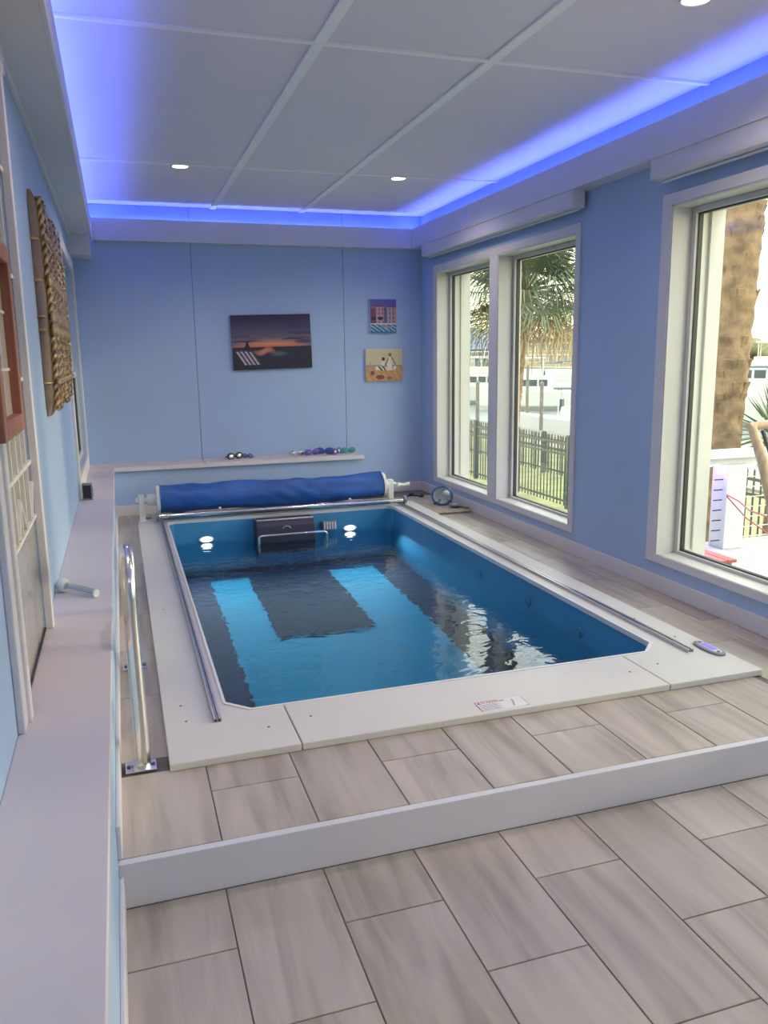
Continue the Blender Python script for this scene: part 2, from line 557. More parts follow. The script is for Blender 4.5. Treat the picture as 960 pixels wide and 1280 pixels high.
box('wall_panel', 'wall_blue', wll, XL - 0.2, -0.1, YF, YB + 0.012, -0.3, LEDGE - 0.028)
s = struct('trim_3')
box('ledge_board', 'ledge_white', s, XL, -0.086, YF, 3.05, LEDGE - 0.028, LEDGE, 0.003)
box('ledge_board', 'ledge_white', s, XL, -0.086, 3.052, 7.904, LEDGE - 0.028, LEDGE, 0.003)
box('ledge_board', 'ledge_white', s, XL, -0.086, 7.906, YB, LEDGE - 0.028, LEDGE, 0.003)
bl = struct('baseboard_left')
box('baseboard_board', 'white_trim', bl, -0.1, -0.087, YF, 2.283, ZL, ZL + 0.11, 0.003)
box('baseboard_board', 'white_trim', bl, -0.1, -0.087, 2.311, 7.93, ZD, ZD + 0.11, 0.003)
bb_ = struct('baseboard_back')
box('baseboard_board', 'white_trim', bb_, -0.087, 2.325, 7.915, 7.93, ZD, ZD + 0.10, 0.003)
box('baseboard_board', 'white_trim', bb_, 2.325, XR, YB - 0.014, YB, ZD, ZD + 0.10, 0.003)
br_ = struct('baseboard_right')
box('baseboard_board', 'white_trim', br_, 3.10, XR, 2.311, YB - 0.014, ZD, ZD + 0.10, 0.003)
box('baseboard_board', 'white_trim', br_, 3.10, XR, YF, 2.283, ZL, ZL + 0.10, 0.003)

# right wall with two tall window pairs, plus an unseen pair added for light
XO = 3.45
PAIRS = [((5.18, 6.41), (6.57, 7.81), 0.21, 2.28), ((1.49, 2.74), (2.90, 4.145), 0.228, 2.292), ((-0.35, 0.10), (0.25, 1.05), 0.228, 2.292)]  # last pair is out of view, added to let in sky light
holes = []
for (p, q, z0, z1) in sorted(PAIRS): holes += [(p[0], p[1], z0 - 0.09, z1), (q[0], q[1], z0 - 0.09, z1)]
wr = struct('wall_right')
wall_with_holes(wr, XR, XO, YF, YB + 0.012, -0.3, 3.0, sorted(holes), 'wall_blue', 'wall_core')
wf = struct('wall_front')
box('wall_panel', 'wall_blue', wf, -0.8, 3.5, YF - 0.15, YF, -0.3, 3.1)

def window_pair(n, pair):
    p, q, z0, z1 = pair
    w = struct('window_%d' % n)
    tw = 0.085
    a, d = p[0], q[1]
    near = 0.055
    # casing on the wall face
    box('casing', 'white_trim', w, 3.10, XR, a - near, d + tw, z1, z1 + 0.062, 0.002)
    box('casing', 'white_trim', w, 3.10, XR, a - near, d + tw, z0 - 0.05, z0, 0.002)
    box('casing', 'white_trim', w, 3.10, XR, a - near, a, z0, z1, 0.002)
    box('casing', 'white_trim', w, 3.10, XR, d, d + tw, z0, z1, 0.002)
    box('casing', 'white_trim', w, 3.10, XR, p[1], q[0], z0, z1, 0.002)
    for (y0, y1) in (p, q):
        t = 0.012
        # jamb liner
        for (c0, c1, e0, e1) in ((y0, y0 + t, z0 - 0.085, z1), (y1 - t, y1, z0 - 0.085, z1), (y0, y1, z1 - t, z1)):
            if e0 < z0: box('jamb_liner', 'window_vinyl', w, 3.105, 3.161, c0, c1, z0, e1)
            at_mullion = abs(c1 - p[1]) < 1e-6 and c0 > y0 or abs(c0 - q[0]) < 1e-6 and c1 < y1
            box('jamb_liner', 'window_vinyl', w, 3.105 if e0 >= z0 else 3.161, 3.305 if at_mullion else XO + 0.02, c0, c1, e0, e1)
        # sloped sill over a strip of wall
        box('sill_wall', 'wall_blue', w, XR, 3.16, y0, y1, z0 - 0.09, z0 - 0.006)
        sl = MB()
        pr = [(3.105, z0), (3.24, z0), (3.30, z0 - 0.02), (XO + 0.02, z0 - 0.075), (XO + 0.02, z0 - 0.09), (3.16, z0 - 0.09), (3.16, z0 - 0.004), (3.105, z0 - 0.004)]
        k = len(pr)
        sl.add([(x, y0, z) for x, z in pr] + [(x, y1, z) for x, z in pr], [tuple(range(k)), tuple(range(2 * k - 1, k - 1, -1))] + [(i, k + i, k + (i + 1) % k, (i + 1) % k) for i in range(k)])
        sl.build('sill', 'window_vinyl', w)
        # sash frame
        fr = 0.045
        sm = MB()
        sm.box(3.235, 3.30, y0 + t, y0 + fr, z0 - 0.02, z1 - t)
        sm.box(3.235, 3.30, y1 - fr, y1 - t, z0 - 0.02, z1 - t)
        fb = 0.018
        sm.box(3.235, 3.30, y0 + fr, y1 - fr, z0 - 0.02, z0 + fb)
        sm.box(3.235, 3.30, y0 + fr, y1 - fr, z1 - fr, z1 - t)
        sash = sm.build('sash_frame', 'window_vinyl', w, 0.003)
        g = 0.007
        gm = MB()
        gm.box(3.255, 3.283, y0 + fr, y0 + fr + g, z0 + fb, z1 - fr)
        gm.box(3.255, 3.283, y1 - fr - g, y1 - fr, z0 + fb, z1 - fr)
        gm.box(3.255, 3.283, y0 + fr, y1 - fr, z0 + fb, z0 + fb + g)
        gm.box(3.255, 3.283, y0 + fr, y1 - fr, z1 - fr - g, z1 - fr)
        gm.build('gasket', 'gasket_black', sash)
        box('glass_pane', 'window_glass', sash, 3.268, 3.274, y0 + fr, y1 - fr, z0 + fb, z1 - fr)
        # outer stop on the far jamb
        em = MB()
        if y1 == q[1]: em.box(3.36, 3.40, y1 - 0.03, y1 - t, z0 + t, z1 - t)
        else: em.box(3.36, 3.40, y0 + t, y0 + 0.03, z0 + t, z1 - t)
        em.box(3.36, 3.40, y0 + 0.03, y1 - 0.03, z1 - 0.03, z1 - t)
        em.build('outer_stop', 'window_vinyl', w)
for n, p in enumerate(PAIRS): window_pair(n + 1, p)

# left wall window by the back (double hung, seen almost edge on)
w = struct('window_4')
y0, y1, z0, z1 = LW2
box('casing', 'white_trim', w, XL, XL + 0.018, y0 - 0.09, y1 + 0.09, z1, z1 + 0.09, 0.002)
box('casing', 'white_trim', w, XL, XL + 0.018, y0 - 0.09, y1 + 0.09, LEDGE, z0, 0.002)
box('casing', 'white_trim', w, XL, XL + 0.018, y0 - 0.09, y0, z0, z1, 0.002)
box('casing', 'white_trim', w, XL, XL + 0.018, y1, y1 + 0.09, z0, z1, 0.002)
for k, (a, c) in enumerate(((z0, 1.36), (1.36, z1))):
    xx = XL - 0.03 - 0.02 * k
    sm = MB()
    sm.box(xx - 0.03, xx, y0, y0 + 0.05, a, c).box(xx - 0.03, xx, y1 - 0.05, y1, a, c).box(xx - 0.03, xx, y0 + 0.05, y1 - 0.05, a, a + 0.05).box(xx - 0.03, xx, y0 + 0.05, y1 - 0.05, c - 0.05, c)
    sash = sm.build('sash_frame', 'window_vinyl', w, 0.003)
    box('glass_pane', 'pane_dark' if k == 0 else 'pane_grey', sash, xx - 0.02, xx - 0.014, y0 + 0.05, y1 - 0.05, a + 0.05, c - 0.05)

# left wall leaded window near the camera
w = struct('window_5')
y0, y1, z0, z1 = LW1
box('casing', 'white_trim', w, XL, XL + 0.02, y0 - 0.12, y0 - 0.045, LEDGE, z1 + 0.09, 0.004)
box('casing', 'white_trim', w, XL, XL + 0.03, y0 - 0.05, y0, LEDGE, z1, 0.004)
box('casing', 'white_trim', w, XL, XL + 0.03, y1, y1 + 0.05, LEDGE, z1, 0.004)
box('casing', 'white_trim', w, XL, XL + 0.02, y1 + 0.045, y1 + 0.12, LEDGE, z1 + 0.09, 0.004)
box('casing', 'white_trim', w, XL, XL + 0.03, y0 - 0.12, y1 + 0.12, z1, z1 + 0.09, 0.004)
box('glass_pane', 'pane_grey', w, XL - 0.012, XL - 0.004, y0, y1, z0, z1)
box('bottom_gasket', 'gasket_black', w, XL - 0.004, XL + 0.004, y0, y1, z0, z0 + 0.008)
def came(y0_, z0_, y1_, z1_, wdt=0.012):
    c = Vector((XL, (y0_ + y1_) / 2, (z0_ + z1_) / 2)); dd = Vector((0, y1_ - y0_, z1_ - z0_)); L = dd.length
    MB().obox(c, (1, 0, 0), dd, Vector((1, 0, 0)).cross(dd), 0.006, L / 2, wdt / 2).build('caming', 'caming_white', w)
for z in (0.905, 1.105, 1.40, 1.75, 2.10): came(y0, z, y1, z, 0.014)
for y in (2.50, 2.63, 2.77, 2.90, 3.03): came(y, 0.905, y, z1)
for ya in (2.37, 2.77): 
    came(ya, 1.03, ya + 0.10, 0.915); came(ya + 0.40, 1.03, ya + 0.30, 0.915)

# ------------------------------------------------------------------ ceiling
ce = struct('ceiling')
box('ceiling_core', 'ceiling_white', ce, -0.8, 3.5, YF - 0.15, YB + 0.2, ZC + 0.014, ZC + 0.2)
CX = [XL, 0.982, 1.845, XR]
CY = [YF, 1.345, 3.91, 6.475, YB]
for i in range(3):
    for j in range(4):
        box('ceiling_panel', 'ceiling_white', ce, CX[i] + 0.002, CX[i + 1] - 0.002, CY[j] + 0.002, CY[j + 1] - 0.002, ZC, ZC + 0.014)
for x in CX[1:3]:
    for j in range(4):
        box('batten', 'batten_white', ce, x - 0.027, x + 0.027, CY[j] + 0.016, CY[j + 1] - 0.016, ZC - 0.012, ZC, 0.002)
for y in CY[1:4]:
    for i in range(3):
        box('batten', 'batten_white', ce, CX[i], CX[i + 1], y - 0.015, y + 0.015, ZC - 0.013, ZC, 0.002)

# soffit troughs with fascia
ZS0, ZS1 = 2.54, 2.735
XFL, XFR, YFB = -0.13, 2.985, 8.195
t = struct('trim_4')
box('fascia_board', 'white_trim', t, XFR, XFR + 0.018, YF, YFB, ZS0, ZS1, 0.002)
box('soffit_board', 'white_trim', t, XFR + 0.018, XR, YF, YB, ZS0, ZS0 + 0.02)
t = struct('trim_5')
box('fascia_board', 'white_trim', t, XFL, XFR + 0.018, YFB, YFB + 0.018, ZS0, ZS1, 0.002)
box('soffit_board', 'white_trim', t, XFL, XFR + 0.018, YFB + 0.018, YB, ZS0, ZS0 + 0.02)
t = struct('trim_6')
box('fascia_board', 'white_trim', t, XFL - 0.018, XFL, YF, YFB, ZS0, ZS1, 0.002)
box('soffit_board', 'white_trim', t, XL, XFL - 0.018, YF, YB, ZS0, ZS0 + 0.02)
box('corner_bead', 'white_trim', t, XL, XL + 0.02, YF, YB, ZS0 - 0.02, ZS0, 0.003)
t = struct('trim_7')      # boxed corner drop at the back of the left wall
box('corner_box', 'white_trim', t, XL, -0.148, 7.86, YB, 2.372, ZS0, 0.003)

def led(lbl, x0, x1, y0_, y1_):
    """tape fixed to the wall inside the trough, just below the fascia top"""
    r = thing('led_strip', lbl, 'light strip', ((x0 + x1) / 2, (y0_ + y1_) / 2, 2.656), 'blue cove light strips')
    box('strip_backing', 'plastic_white', r, x0, x1, y0_, y1_, 2.656, 2.698)
    t_ = 0.004
    if x1 - x0 > y1_ - y0_: box('strip_light', 'led_blue', r, x0, x1, y0_ - t_, y0_, 2.660, 2.696)
    elif x0 > 1: box('strip_light', 'led_blue', r, x0 - t_, x0, y0_, y1_, 2.660, 2.696)
    else: box('strip_light', 'led_blue', r, x1, x1 + t_, y0_, y1_, 2.660, 2.696)
led('glowing blue light strip hidden in the cove above the tall windows', XR - 0.012, XR, YF + 0.1, 8.15)
led('glowing blue light strip in the cove across the back wall', XL + 0.1, XR - 0.05, YB - 0.012, YB)
led('glowing blue light strip in the cove along the leaded window wall', XL, XL + 0.012, YF + 0.1, 8.15)

# roller blind cassettes under the right soffit
def cassette(lbl, y0_, y1_):
    r = thing('blind_cassette', lbl, 'roller blind', (3.06, (y0_ + y1_) / 2, 2.43), 'white roller blind cassettes')
    pts = [(2.998, 2.432), (3.09, 2.425), (3.09, 2.54), (2.992, 2.54), (2.992, 2.452)]
    mb = MB()
    n = len(pts)
    vs = [(x, y0_ + 0.006, z) for x, z in pts] + [(x, y1_ - 0.006, z) for x, z in pts]
    fs = [tuple(range(n)), tuple(range(2 * n - 1, n - 1, -1))] + [(i, n + i, n + (i + 1) % n, (i + 1) % n) for i in range(n)]
    mb.add(vs, fs).build('cassette_body', 'white_trim', r, 0.002)
    for yy in (y0_, y1_ - 0.008):
        mb = MB()
        vs = [(x - 0.002, yy, z) for x, z in pts] + [(x - 0.002, yy + 0.008, z) for x, z in pts]
        mb.add(vs, fs).build('end_cap', 'plastic_white', r)
    box('hem_bar', 'plastic_white', r, 3.05, 3.065, y0_ + 0.03, y1_ - 0.03, 2.412, 2.424, 0.002)
cassette('white roller blind cassette above the window pair nearest the back wall', 5.06, 7.93)
cassette('white roller blind cassette above the window with the palm trunk behind it', 1.40, 4.21)

# recessed downlights
def downlight(x, y, lbl):
    r = thing('downlight', lbl, 'ceiling light', (x, y, ZC), 'recessed ceiling downlights')
    MB().torus((x, y, ZC - 0.003), 0.062, 0.008, nu=24).build('trim_ring', 'plastic_white', r)
    mb = MB()
    n = 24
    mb.add([(x + 0.056 * math.cos(2 * PI * i / n), y + 0.056 * math.sin(2 * PI * i / n), ZC - 0.003) for i in range(n)], [tuple(range(n - 1, -1, -1))])
    mb.build('lens', 'lamp_lens', r)
    ld = bpy.data.lights.new('downlight_lamp', 'SPOT')
    ld.energy = 31; ld.color = (1.0, 0.84, 0.73); ld.spot_size = math.radians(150); ld.spot_blend = 0.6; ld.shadow_soft_size = 0.05
    lo = bpy.data.objects.new('downlight_lamp', ld)
    COL.objects.link(lo); lo.parent = r; lo.location = (0, 0, -0.02)
downlight(0.557, 6.545, 'round recessed ceiling light over the far pool end, nearer the leaded-window wall')
downlight(2.272, 6.545, 'round recessed ceiling light over the far pool end, nearer the tall windows')
downlight(0.557, 3.04, 'added unseen round recessed ceiling light above the steel handrail')  # outside the view, carries on the grid to help light the room
downlight(2.34, 3.04, 'round recessed ceiling light above the pool control panel')
downlight(0.557, -0.45, 'added unseen round recessed ceiling light over the lower floor beside the long ledge')  # unseen lamp behind the camera, added for room lighting
downlight(2.34, -0.45, 'added unseen round recessed ceiling light over the lower floor beside the windows')  # its unseen partner, likewise added to light the room

# ------------------------------------------------------------------ pool
pool = thing('swim_pool', 'rectangular blue lined swim pool with white coping sunk in the tiled deck', 'pool', (1.39, 2.80, 0.0))
ZP = -1.2
b = MB()
b.add([(PX0, PY0, ZP), (PX1, PY0, ZP), (PX1, PY1, ZP), (PX0, PY1, ZP)], [(0, 1, 2, 3)])
b.build('basin_floor', 'pool_floor_blue', pool)
ch = 0.095
ring = [(PX0, PY0 + ch), (PX0 + ch, PY0), (PX1 - ch, PY0), (PX1, PY0 + ch), (PX1, PY1 - 0.06), (PX1 - 0.02, PY1 - 0.018), (PX1 - 0.06, PY1), (PX0 + 0.06, PY1), (PX0 + 0.02, PY1 - 0.018), (PX0, PY1 - 0.06)]
nr = len(ring)
b = MB()
b.add([(x, y, ZP) for x, y in ring] + [(x, y, 0.0) for x, y in ring], [(i, nr + i, nr + (i + 1) % nr, (i + 1) % nr) for i in range(nr)])
b.build('basin_wall', 'liner_blue', pool)
# white bead round the top of the liner
b = MB()
def inset(pts, d):
    cx, cy_ = (PX0 + PX1) / 2, (PY0 + PY1) / 2
    hx, hy = (PX1 - PX0) / 2, (PY1 - PY0) / 2
    return [(cx + (x - cx) * (hx + d) / hx, cy_ + (y - cy_) * (hy + d) / hy) for x, y in pts]
r_in, r_out = inset(ring, -0.008), inset(ring, 0.004)
vs = [(x, y, 0.006) for x, y in r_in] + [(x, y, 0.034) for x, y in r_in] + [(x, y, 0.034) for x, y in r_out] + [(x, y, 0.006) for x, y in r_out]
fs = []
for i in range(nr):
    j = (i + 1) % nr
    for a in range(4):
        c = (a + 1) % 4
        fs.append((a * nr + i, a * nr + j, c * nr + j, c * nr + i))
b.add(vs, fs).build('liner_bead', 'plastic_white', pool)
# coping panels
CX0, CX1, CY0, CY1, ZT = 0.08, 2.717, 2.80, 7.53, 0.03
zc0 = 0.0
def coping(pts):
    MB().prism(pts, zc0, ZT).build('coping_panel', 'coping_white', pool, 0.004)
J1, J2, g = 0.566, 2.214, 0.002
coping([(CX0, CY0), (J1 - g, CY0), (J1 - g, PY0), (PX0 + ch, PY0), (PX0, PY0 + ch), (PX0, PY1 - 0.06), (PX0 + 0.06, PY1), (PX0 + 0.06, CY1), (CX0, CY1)])
coping([(J1 + g, CY0), (J2 - g, CY0), (J2 - g, PY0), (J1 + g, PY0)])
coping([(J2 + g, CY0), (CX1, CY0), (CX1, CY1), (PX1 - 0.06, CY1), (PX1 - 0.06, PY1), (PX1, PY1 - 0.06), (PX1, PY0 + ch), (PX1 - ch, PY0), (J2 + g, PY0)])
coping([(PX0 + 0.062, PY1), (PX1 - 0.062, PY1), (PX1 - 0.062, CY1), (PX0 + 0.062, CY1)])
# screws
first = None
for (x, y) in ((0.155, 3.30), (0.165, 3.14), (0.47, 2.98), (0.65, 3.02), (2.13, 2.98), (2.31, 3.02), (2.62, 3.30), (2.60, 3.62), (2.62, 4.6), (0.16, 4.7)):
    if first is None:
        mb = MB(); n = 8
        mb.tube([(0, 0, -0.002), (0, 0, 0.0012)], 0.0055, 8)
        first = mesh_at('screw', mb, 'screw_dark', pool, (x, y, ZT))
    else:
        child_copy(first, pool, Vector((x, y, ZT)) - origin_of(pool))
# cover guide tracks
for (xa, xb) in ((0.268, 0.300), (2.535, 2.567)):
    mb = MB()
    za, zb_ = ZT, ZT + 0.016
    ya, yb_ = 3.09, 7.44
    mb.box(xa, xb, ya, yb_, za, za + 0.003).box(xa, xa + 0.004, ya, yb_, za + 0.003, zb_).box(xb - 0.004, xb, ya, yb_, za + 0.003, zb_)
    mb.box(xa + 0.004, xa + 0.011, ya, yb_, zb_ - 0.003, zb_).box(xb - 0.011, xb - 0.004, ya, yb_, zb_ - 0.003, zb_).box((xa + xb) / 2 - 0.002, (xa + xb) / 2 + 0.002, ya, yb_, za + 0.003, zb_ - 0.004)
    tr = mb.build('cover_track', 'aluminium', pool)
    box('track_slot', 'track_dark', tr, xa + 0.005, xb - 0.005, ya + 0.002, yb_, za + 0.003, za + 0.006)
# benches and dark floor border
box('bench', 'bench_navy', pool, PX0, 0.655, PY0, PY1, ZP, ZP + 0.012)
box('bench', 'bench_navy', pool, 2.155, PX1, PY0, PY1, ZP, ZP + 0.012)
box('bench', 'bench_navy', pool, 0.655, 2.155, 7.05, PY1, ZP, ZP + 0.012)
# wall jets on the window side
for y in (3.92, 4.55, 5.3, 6.1):
    mb = MB()
    mb.torus((PX1 - 0.004, y, -0.13), 0.026, 0.006, axis='x', nu=16)
    mb.ell((PX1 - 0.004, y, -0.13), 0.006, 0.017, 0.017, 12, 6)
    mb.build('jet', 'liner_blue', pool)

# water
b = MB()
b.add([(x, y, ZW) for x, y in inset(ring, -0.0005)], [tuple(range(nr))])
wat = b.build('pool_water', 'pool_water')
tag(wat, 'clear rippled water filling the blue pool', 'water', kind='stuff')

# treadmill mat on the pool floor
tm = thing('underwater_treadmill', 'dark slate treadmill lying on the turquoise pool floor', 'treadmill', (1.35, 6.3, ZP + 0.001))
box('deck_plate', 'mat_slate', tm, 0.985, 1.722, 5.552, 7.045, ZP + 0.001, ZP + 0.018, 0.004)
box('running_belt', 'mat_slate', tm, 1.06, 1.65, 5.62, 6.98, ZP + 0.018, ZP + 0.022)

# pool lights
def pool_light(x, lbl):
    r = thing('pool_light', lbl, 'pool light', (x, PY1 - 0.002, -0.165), 'pool wall lights')
    mb = MB()
    mb.torus((x, PY1 - 0.008, -0.160), 0.045, 0.008, axis='y', nu=24, sx=1.35, sy=0.6)
    mb.build('bezel', 'plastic_white', r)
    mb = MB()
    n = 20
    mb.ell((x, PY1 - 0.006, -0.160), 0.056, 0.012, 0.023, 20, 8)
    mb.build('lens', 'pool_lamp_lens', r)
    ld = bpy.data.lights.new('pool_lamp', 'SPOT')
    ld.energy = 46; ld.color = (0.75, 0.95, 1.0); ld.spot_size = math.radians(140); ld.spot_blend = 0.9; ld.shadow_soft_size = 0.03
    lo = bpy.data.objects.new('pool_lamp', ld)
    COL.objects.link(lo); lo.parent = r; lo.location = (0, -0.05, -0.13)
    lo.rotation_euler = Vector((0, -1, -0.42)).to_track_quat('-Z', 'Y').to_euler()
pool_light(0.668, 'bright round pool light on the far pool wall beside the reel post with no crank')
pool_light(2.024, 'bright round pool light on the far pool wall beside the grey return fitting')

# swim current unit
u = thing('swim_current_unit', 'dark swim current housing with chrome grab bar on the far pool wall', 'swim unit', (1.37, 7.2, -0.2))
mb = MB()
prof = [(7.355, 0.0), (7.20, 0.0), (7.165, -0.05), (7.14, -0.24), (7.14, -0.6), (7.355, -0.6)]
n = len(prof)
vs = [(1.10, y, z) for y, z in prof] + [(1.64, y, z) for y, z in prof]
fs = [tuple(range(n)), tuple(range(2 * n - 1, n - 1, -1))] + [(i, n + i, n + (i + 1) % n, (i + 1) % n) for i in range(n)]
mb.add(vs, fs).build('housing', 'unit_dark', u, 0.008)
MB().tube([(1.11, 7.20, 0.004), (1.63, 7.20, 0.004)], 0.010, 10).build('top_bar', 'aluminium', u)
path = [(1.105, 7.14, -0.26), (1.105, 7.08, -0.25), (1.105, 7.08, -0.14), (1.11, 7.08, -0.12), (1.13, 7.08, -0.112), (1.70, 7.08, -0.112), (1.72, 7.08, -0.12), (1.728, 7.08, -0.14), (1.728, 7.08, -0.25), (1.728, 7.14, -0.26)]
MB().tube(path, 0.011, 10).build('grab_bar', 'chrome', u)
mb = MB()
arc = [(1.375 + 0.035 * math.cos(a), 7.160, -0.075 + 0.022 * math.sin(a)) for a in [PI * k / 8 for k in range(9)]]
mb.tube(arc, 0.004, 6).build('emblem', 'aluminium', u)
# return fitting
r = thing('return_fitting', 'grey slotted return fitting on the far pool wall', 'pool fitting', (1.815, 7.35, -0.11))
MB().box(1.745, 1.885, 7.30, 7.356, -0.155, -0.07).build('fitting_body', 'plastic_grey', r, 0.012)
for k in range(5): box('slot_rib', 'plastic_white', r, 1.757 + k * 0.026, 1.769 + k * 0.026, 7.292, 7.302, -0.145, -0.08)

# ------------------------------------------------------------------ cover reel
RY, RZ, RR = 7.45, 0.222, 0.118
reel = thing('cover_reel', 'white reel stand holding a rolled blue pool cover across the far pool end', 'cover reel', (1.35, RY, ZT))
mb = MB()
nu, nx_ = 48, 120
vs, fs = [], []
rnd = random.Random(3)
ph = [rnd.uniform(0, 6.28) for _ in range(12)]
for i in range(nx_ + 1):
    tt = i / nx_
    x = 0.285 + (2.375 - 0.285) * tt
    for k in range(nu):
        a = 2 * PI * k / nu
        # slack folds running along and slightly across the roll
        rr = RR * (1.0 + 0.065 * math.sin(3 * a + 2.2 * math.sin(5.1 * tt + ph[0]) + ph[1]) + 0.035 * math.sin(5 * a - 7 * tt + ph[2]) + 0.02 * math.sin(11 * tt * 2 + 2 * a + ph[3]) + 0.034 * math.sin(29 * tt + 4 * a + 2 * math.sin(9 * tt) + ph[4]) + 0.024 * math.sin(61 * tt - 6 * a + ph[5]) * (0.5 + 0.5 * math.sin(13 * tt + ph[6])))
        spiral = 0.010 * ((a / (2 * PI)) % 1)
        vs.append((x, RY + (rr + spiral) * math.cos(a), RZ + (rr + spiral) * math.sin(a) - 0.006 * math.sin(PI * tt)))
for i in range(nx_):
    for k in range(nu):
        fs.append((i * nu + k, i * nu + (k + 1) % nu, (i + 1) * nu + (k + 1) % nu, (i + 1) * nu + k))
fs += [tuple(range(nu)), tuple(range((nx_ + 1) * nu - 1, nx_ * nu - 1, -1))]
mb.add(vs, fs, True)
tag(mb.build('rolled_cover', 'cover_blue', reel), 'rolled royal blue vinyl cover')
for (xa, xb) in ((0.255, 0.287), (2.373, 2.405)):
    MB().tube([(xa, RY, RZ), (xa + 0.004, RY, RZ), (xb - 0.004, RY, RZ), (xb, RY, RZ)], [RR - 0.004, RR + 0.004, RR + 0.004, RR - 0.004], 32, smooth=False).build('end_cap', 'plastic_white', reel)
MB().tube([(0.175, RY, RZ), (0.256, RY, RZ)], 0.052, 20).build('hub', 'plastic_white', reel)
MB().tube([(2.404, RY, RZ), (2.44, RY, RZ)], 0.05, 20).build('hub', 'plastic_white', reel)
MB().tube([(0.075, RY, RZ), (0.18, RY, RZ)], 0.024, 16).build('axle', 'plastic_white', reel)
MB().tube([(2.43, RY, RZ), (2.53, RY, RZ)], 0.02, 16).build('axle', 'plastic_white', reel)
box('post', 'plastic_white', reel, 0.100, 0.152, RY - 0.03, RY + 0.03, ZT, RZ + 0.05, 0.006)
box('post', 'plastic_white', reel, 2.445, 2.497, RY - 0.03, RY + 0.03, ZT, RZ + 0.05, 0.006)
box('foot_plate', 'plastic_white', reel, 0.09, 0.165, RY - 0.055, RY + 0.055, ZT, ZT + 0.006, 0.002)
box('foot_plate', 'plastic_white', reel, 2.435, 2.51, RY - 0.055, RY + 0.055, ZT, ZT + 0.006, 0.002)
cr = MB().obox((2.545, RY - 0.005, RZ - 0.01), (0, 1, -0.3), (1, 0, 0), (0, 0.3, 1), 0.045, 0.012, 0.016).build('crank_arm', 'plastic_white', reel, 0.003)
MB().tube([(2.55, RY - 0.03, RZ - 0.002), (2.60, RY - 0.03, RZ - 0.008), (2.66, RY - 0.03, RZ)], [0.016, 0.013, 0.018], 12).build('crank_grip', 'plastic_white', cr)
# leading edge bar that rides in the tracks
lb = thing('leading_edge_bar', 'polished steel bar on small wheels lying across the pool before the rolled cover', 'cover bar', (1.37, 7.315, ZT + 0.016))
MB().tube([(0.265, 7.315, 0.088), (2.57, 7.315, 0.082)], 0.021, 16).build('bar', 'chrome', lb)
MB().tube([(0.30, 7.345, 0.062), (2.55, 7.345, 0.060)], 0.011, 10).build('hem_rod', 'track_dark', lb)
for x in (0.252, 2.572):
    MB().tube([(x - 0.012, 7.315, 0.086), (x + 0.012, 7.315, 0.086)], 0.040, 22).build('wheel', 'plastic_grey', lb)
for x in (0.80, 2.02):
    k = MB().tube([(x, 7.315, 0.10), (x, 7.315, 0.125)], 0.007, 8).build('knob_stem', 'chrome', lb)
    MB().ell((x, 7.315, 0.128), 0.014, 0.014, 0.010, 12, 6).build('knob', 'plastic_white', k)

# ------------------------------------------------------------------ handrail
h = thing('handrail', 'polished stainless steel pool handrail standing on the deck beside the coping', 'handrail', (-0.02, 2.87, 0))
XH = -0.018
XT = -0.014
path = [(-0.008, 2.87, 0.0), (XT, 2.87, 0.55)]
for k in range(0, 11):
    a = PI * 0.5 * 1.45 * k / 10
    path.append((XT, 2.87 + 0.14 - 0.14 * math.cos(a), 0.64 + 0.14 * math.sin(a)))
path += [(-0.015, 3.30, 0.50), (-0.018, 3.78, 0.11), (XH, 3.87, 0.03), (XH, 3.90, 0.0)]
MB().tube(path, 0.0255, 18).build('rail_tube', 'chrome', h)
for y in (2.87, 3.90):
    mb = MB().box(XH - 0.055, XH + 0.055, y - 0.04, y + 0.04, 0.0, 0.008)
    fl = mb.build('flange', 'chrome', h, 0.003)
    MB().tube([(XH, y, 0.006), (XH, y, 0.022)], 0.034, 18).build('collar', 'chrome', fl)
    for dx in (-0.043, 0.043):
        MB().tube([(XH + dx, y, 0.008), (XH + dx, y, 0.012)], 0.007, 8).build('bolt', 'screw_dark', fl)

# ------------------------------------------------------------------ control panel and label on the coping
cp = thing('control_panel', 'oval grey control panel with lit lilac display on the coping corner', 'control panel', (2.672, 3.095, ZT))
def oval(L, W, n=28):
    pts = []
    for i in range(n):
        a = 2 * PI * i / n
        c, s_ = math.cos(a), math.sin(a)
        pts.append((W * math.copysign(abs(c) ** 0.8, c), L * math.copysign(abs(s_) ** 0.8, s_)))
    return pts
MB().prism([(2.662 + x, 3.095 + y) for x, y in oval(0.100, 0.040)], ZT, ZT + 0.010).build('bezel', 'plastic_grey', cp, 0.003)
MB().prism([(2.662 + x, 3.095 + y) for x, y in oval(0.082, 0.027)], ZT + 0.010, ZT + 0.012).build('face_plate', 'aluminium', cp)
MB().prism([(2.662 + x, 3.10 + y) for x, y in ((-0.017, -0.045), (0.017, -0.045), (0.017, 0.045), (-0.017, 0.045))], ZT + 0.012, ZT + 0.0128).build('display', 'display_lilac', cp)
for y in (3.03, 3.165):
    MB().tube([(2.662, y, ZT + 0.012), (2.662, y, ZT + 0.015)], 0.008, 10).build('button', 'plastic_grey', cp)

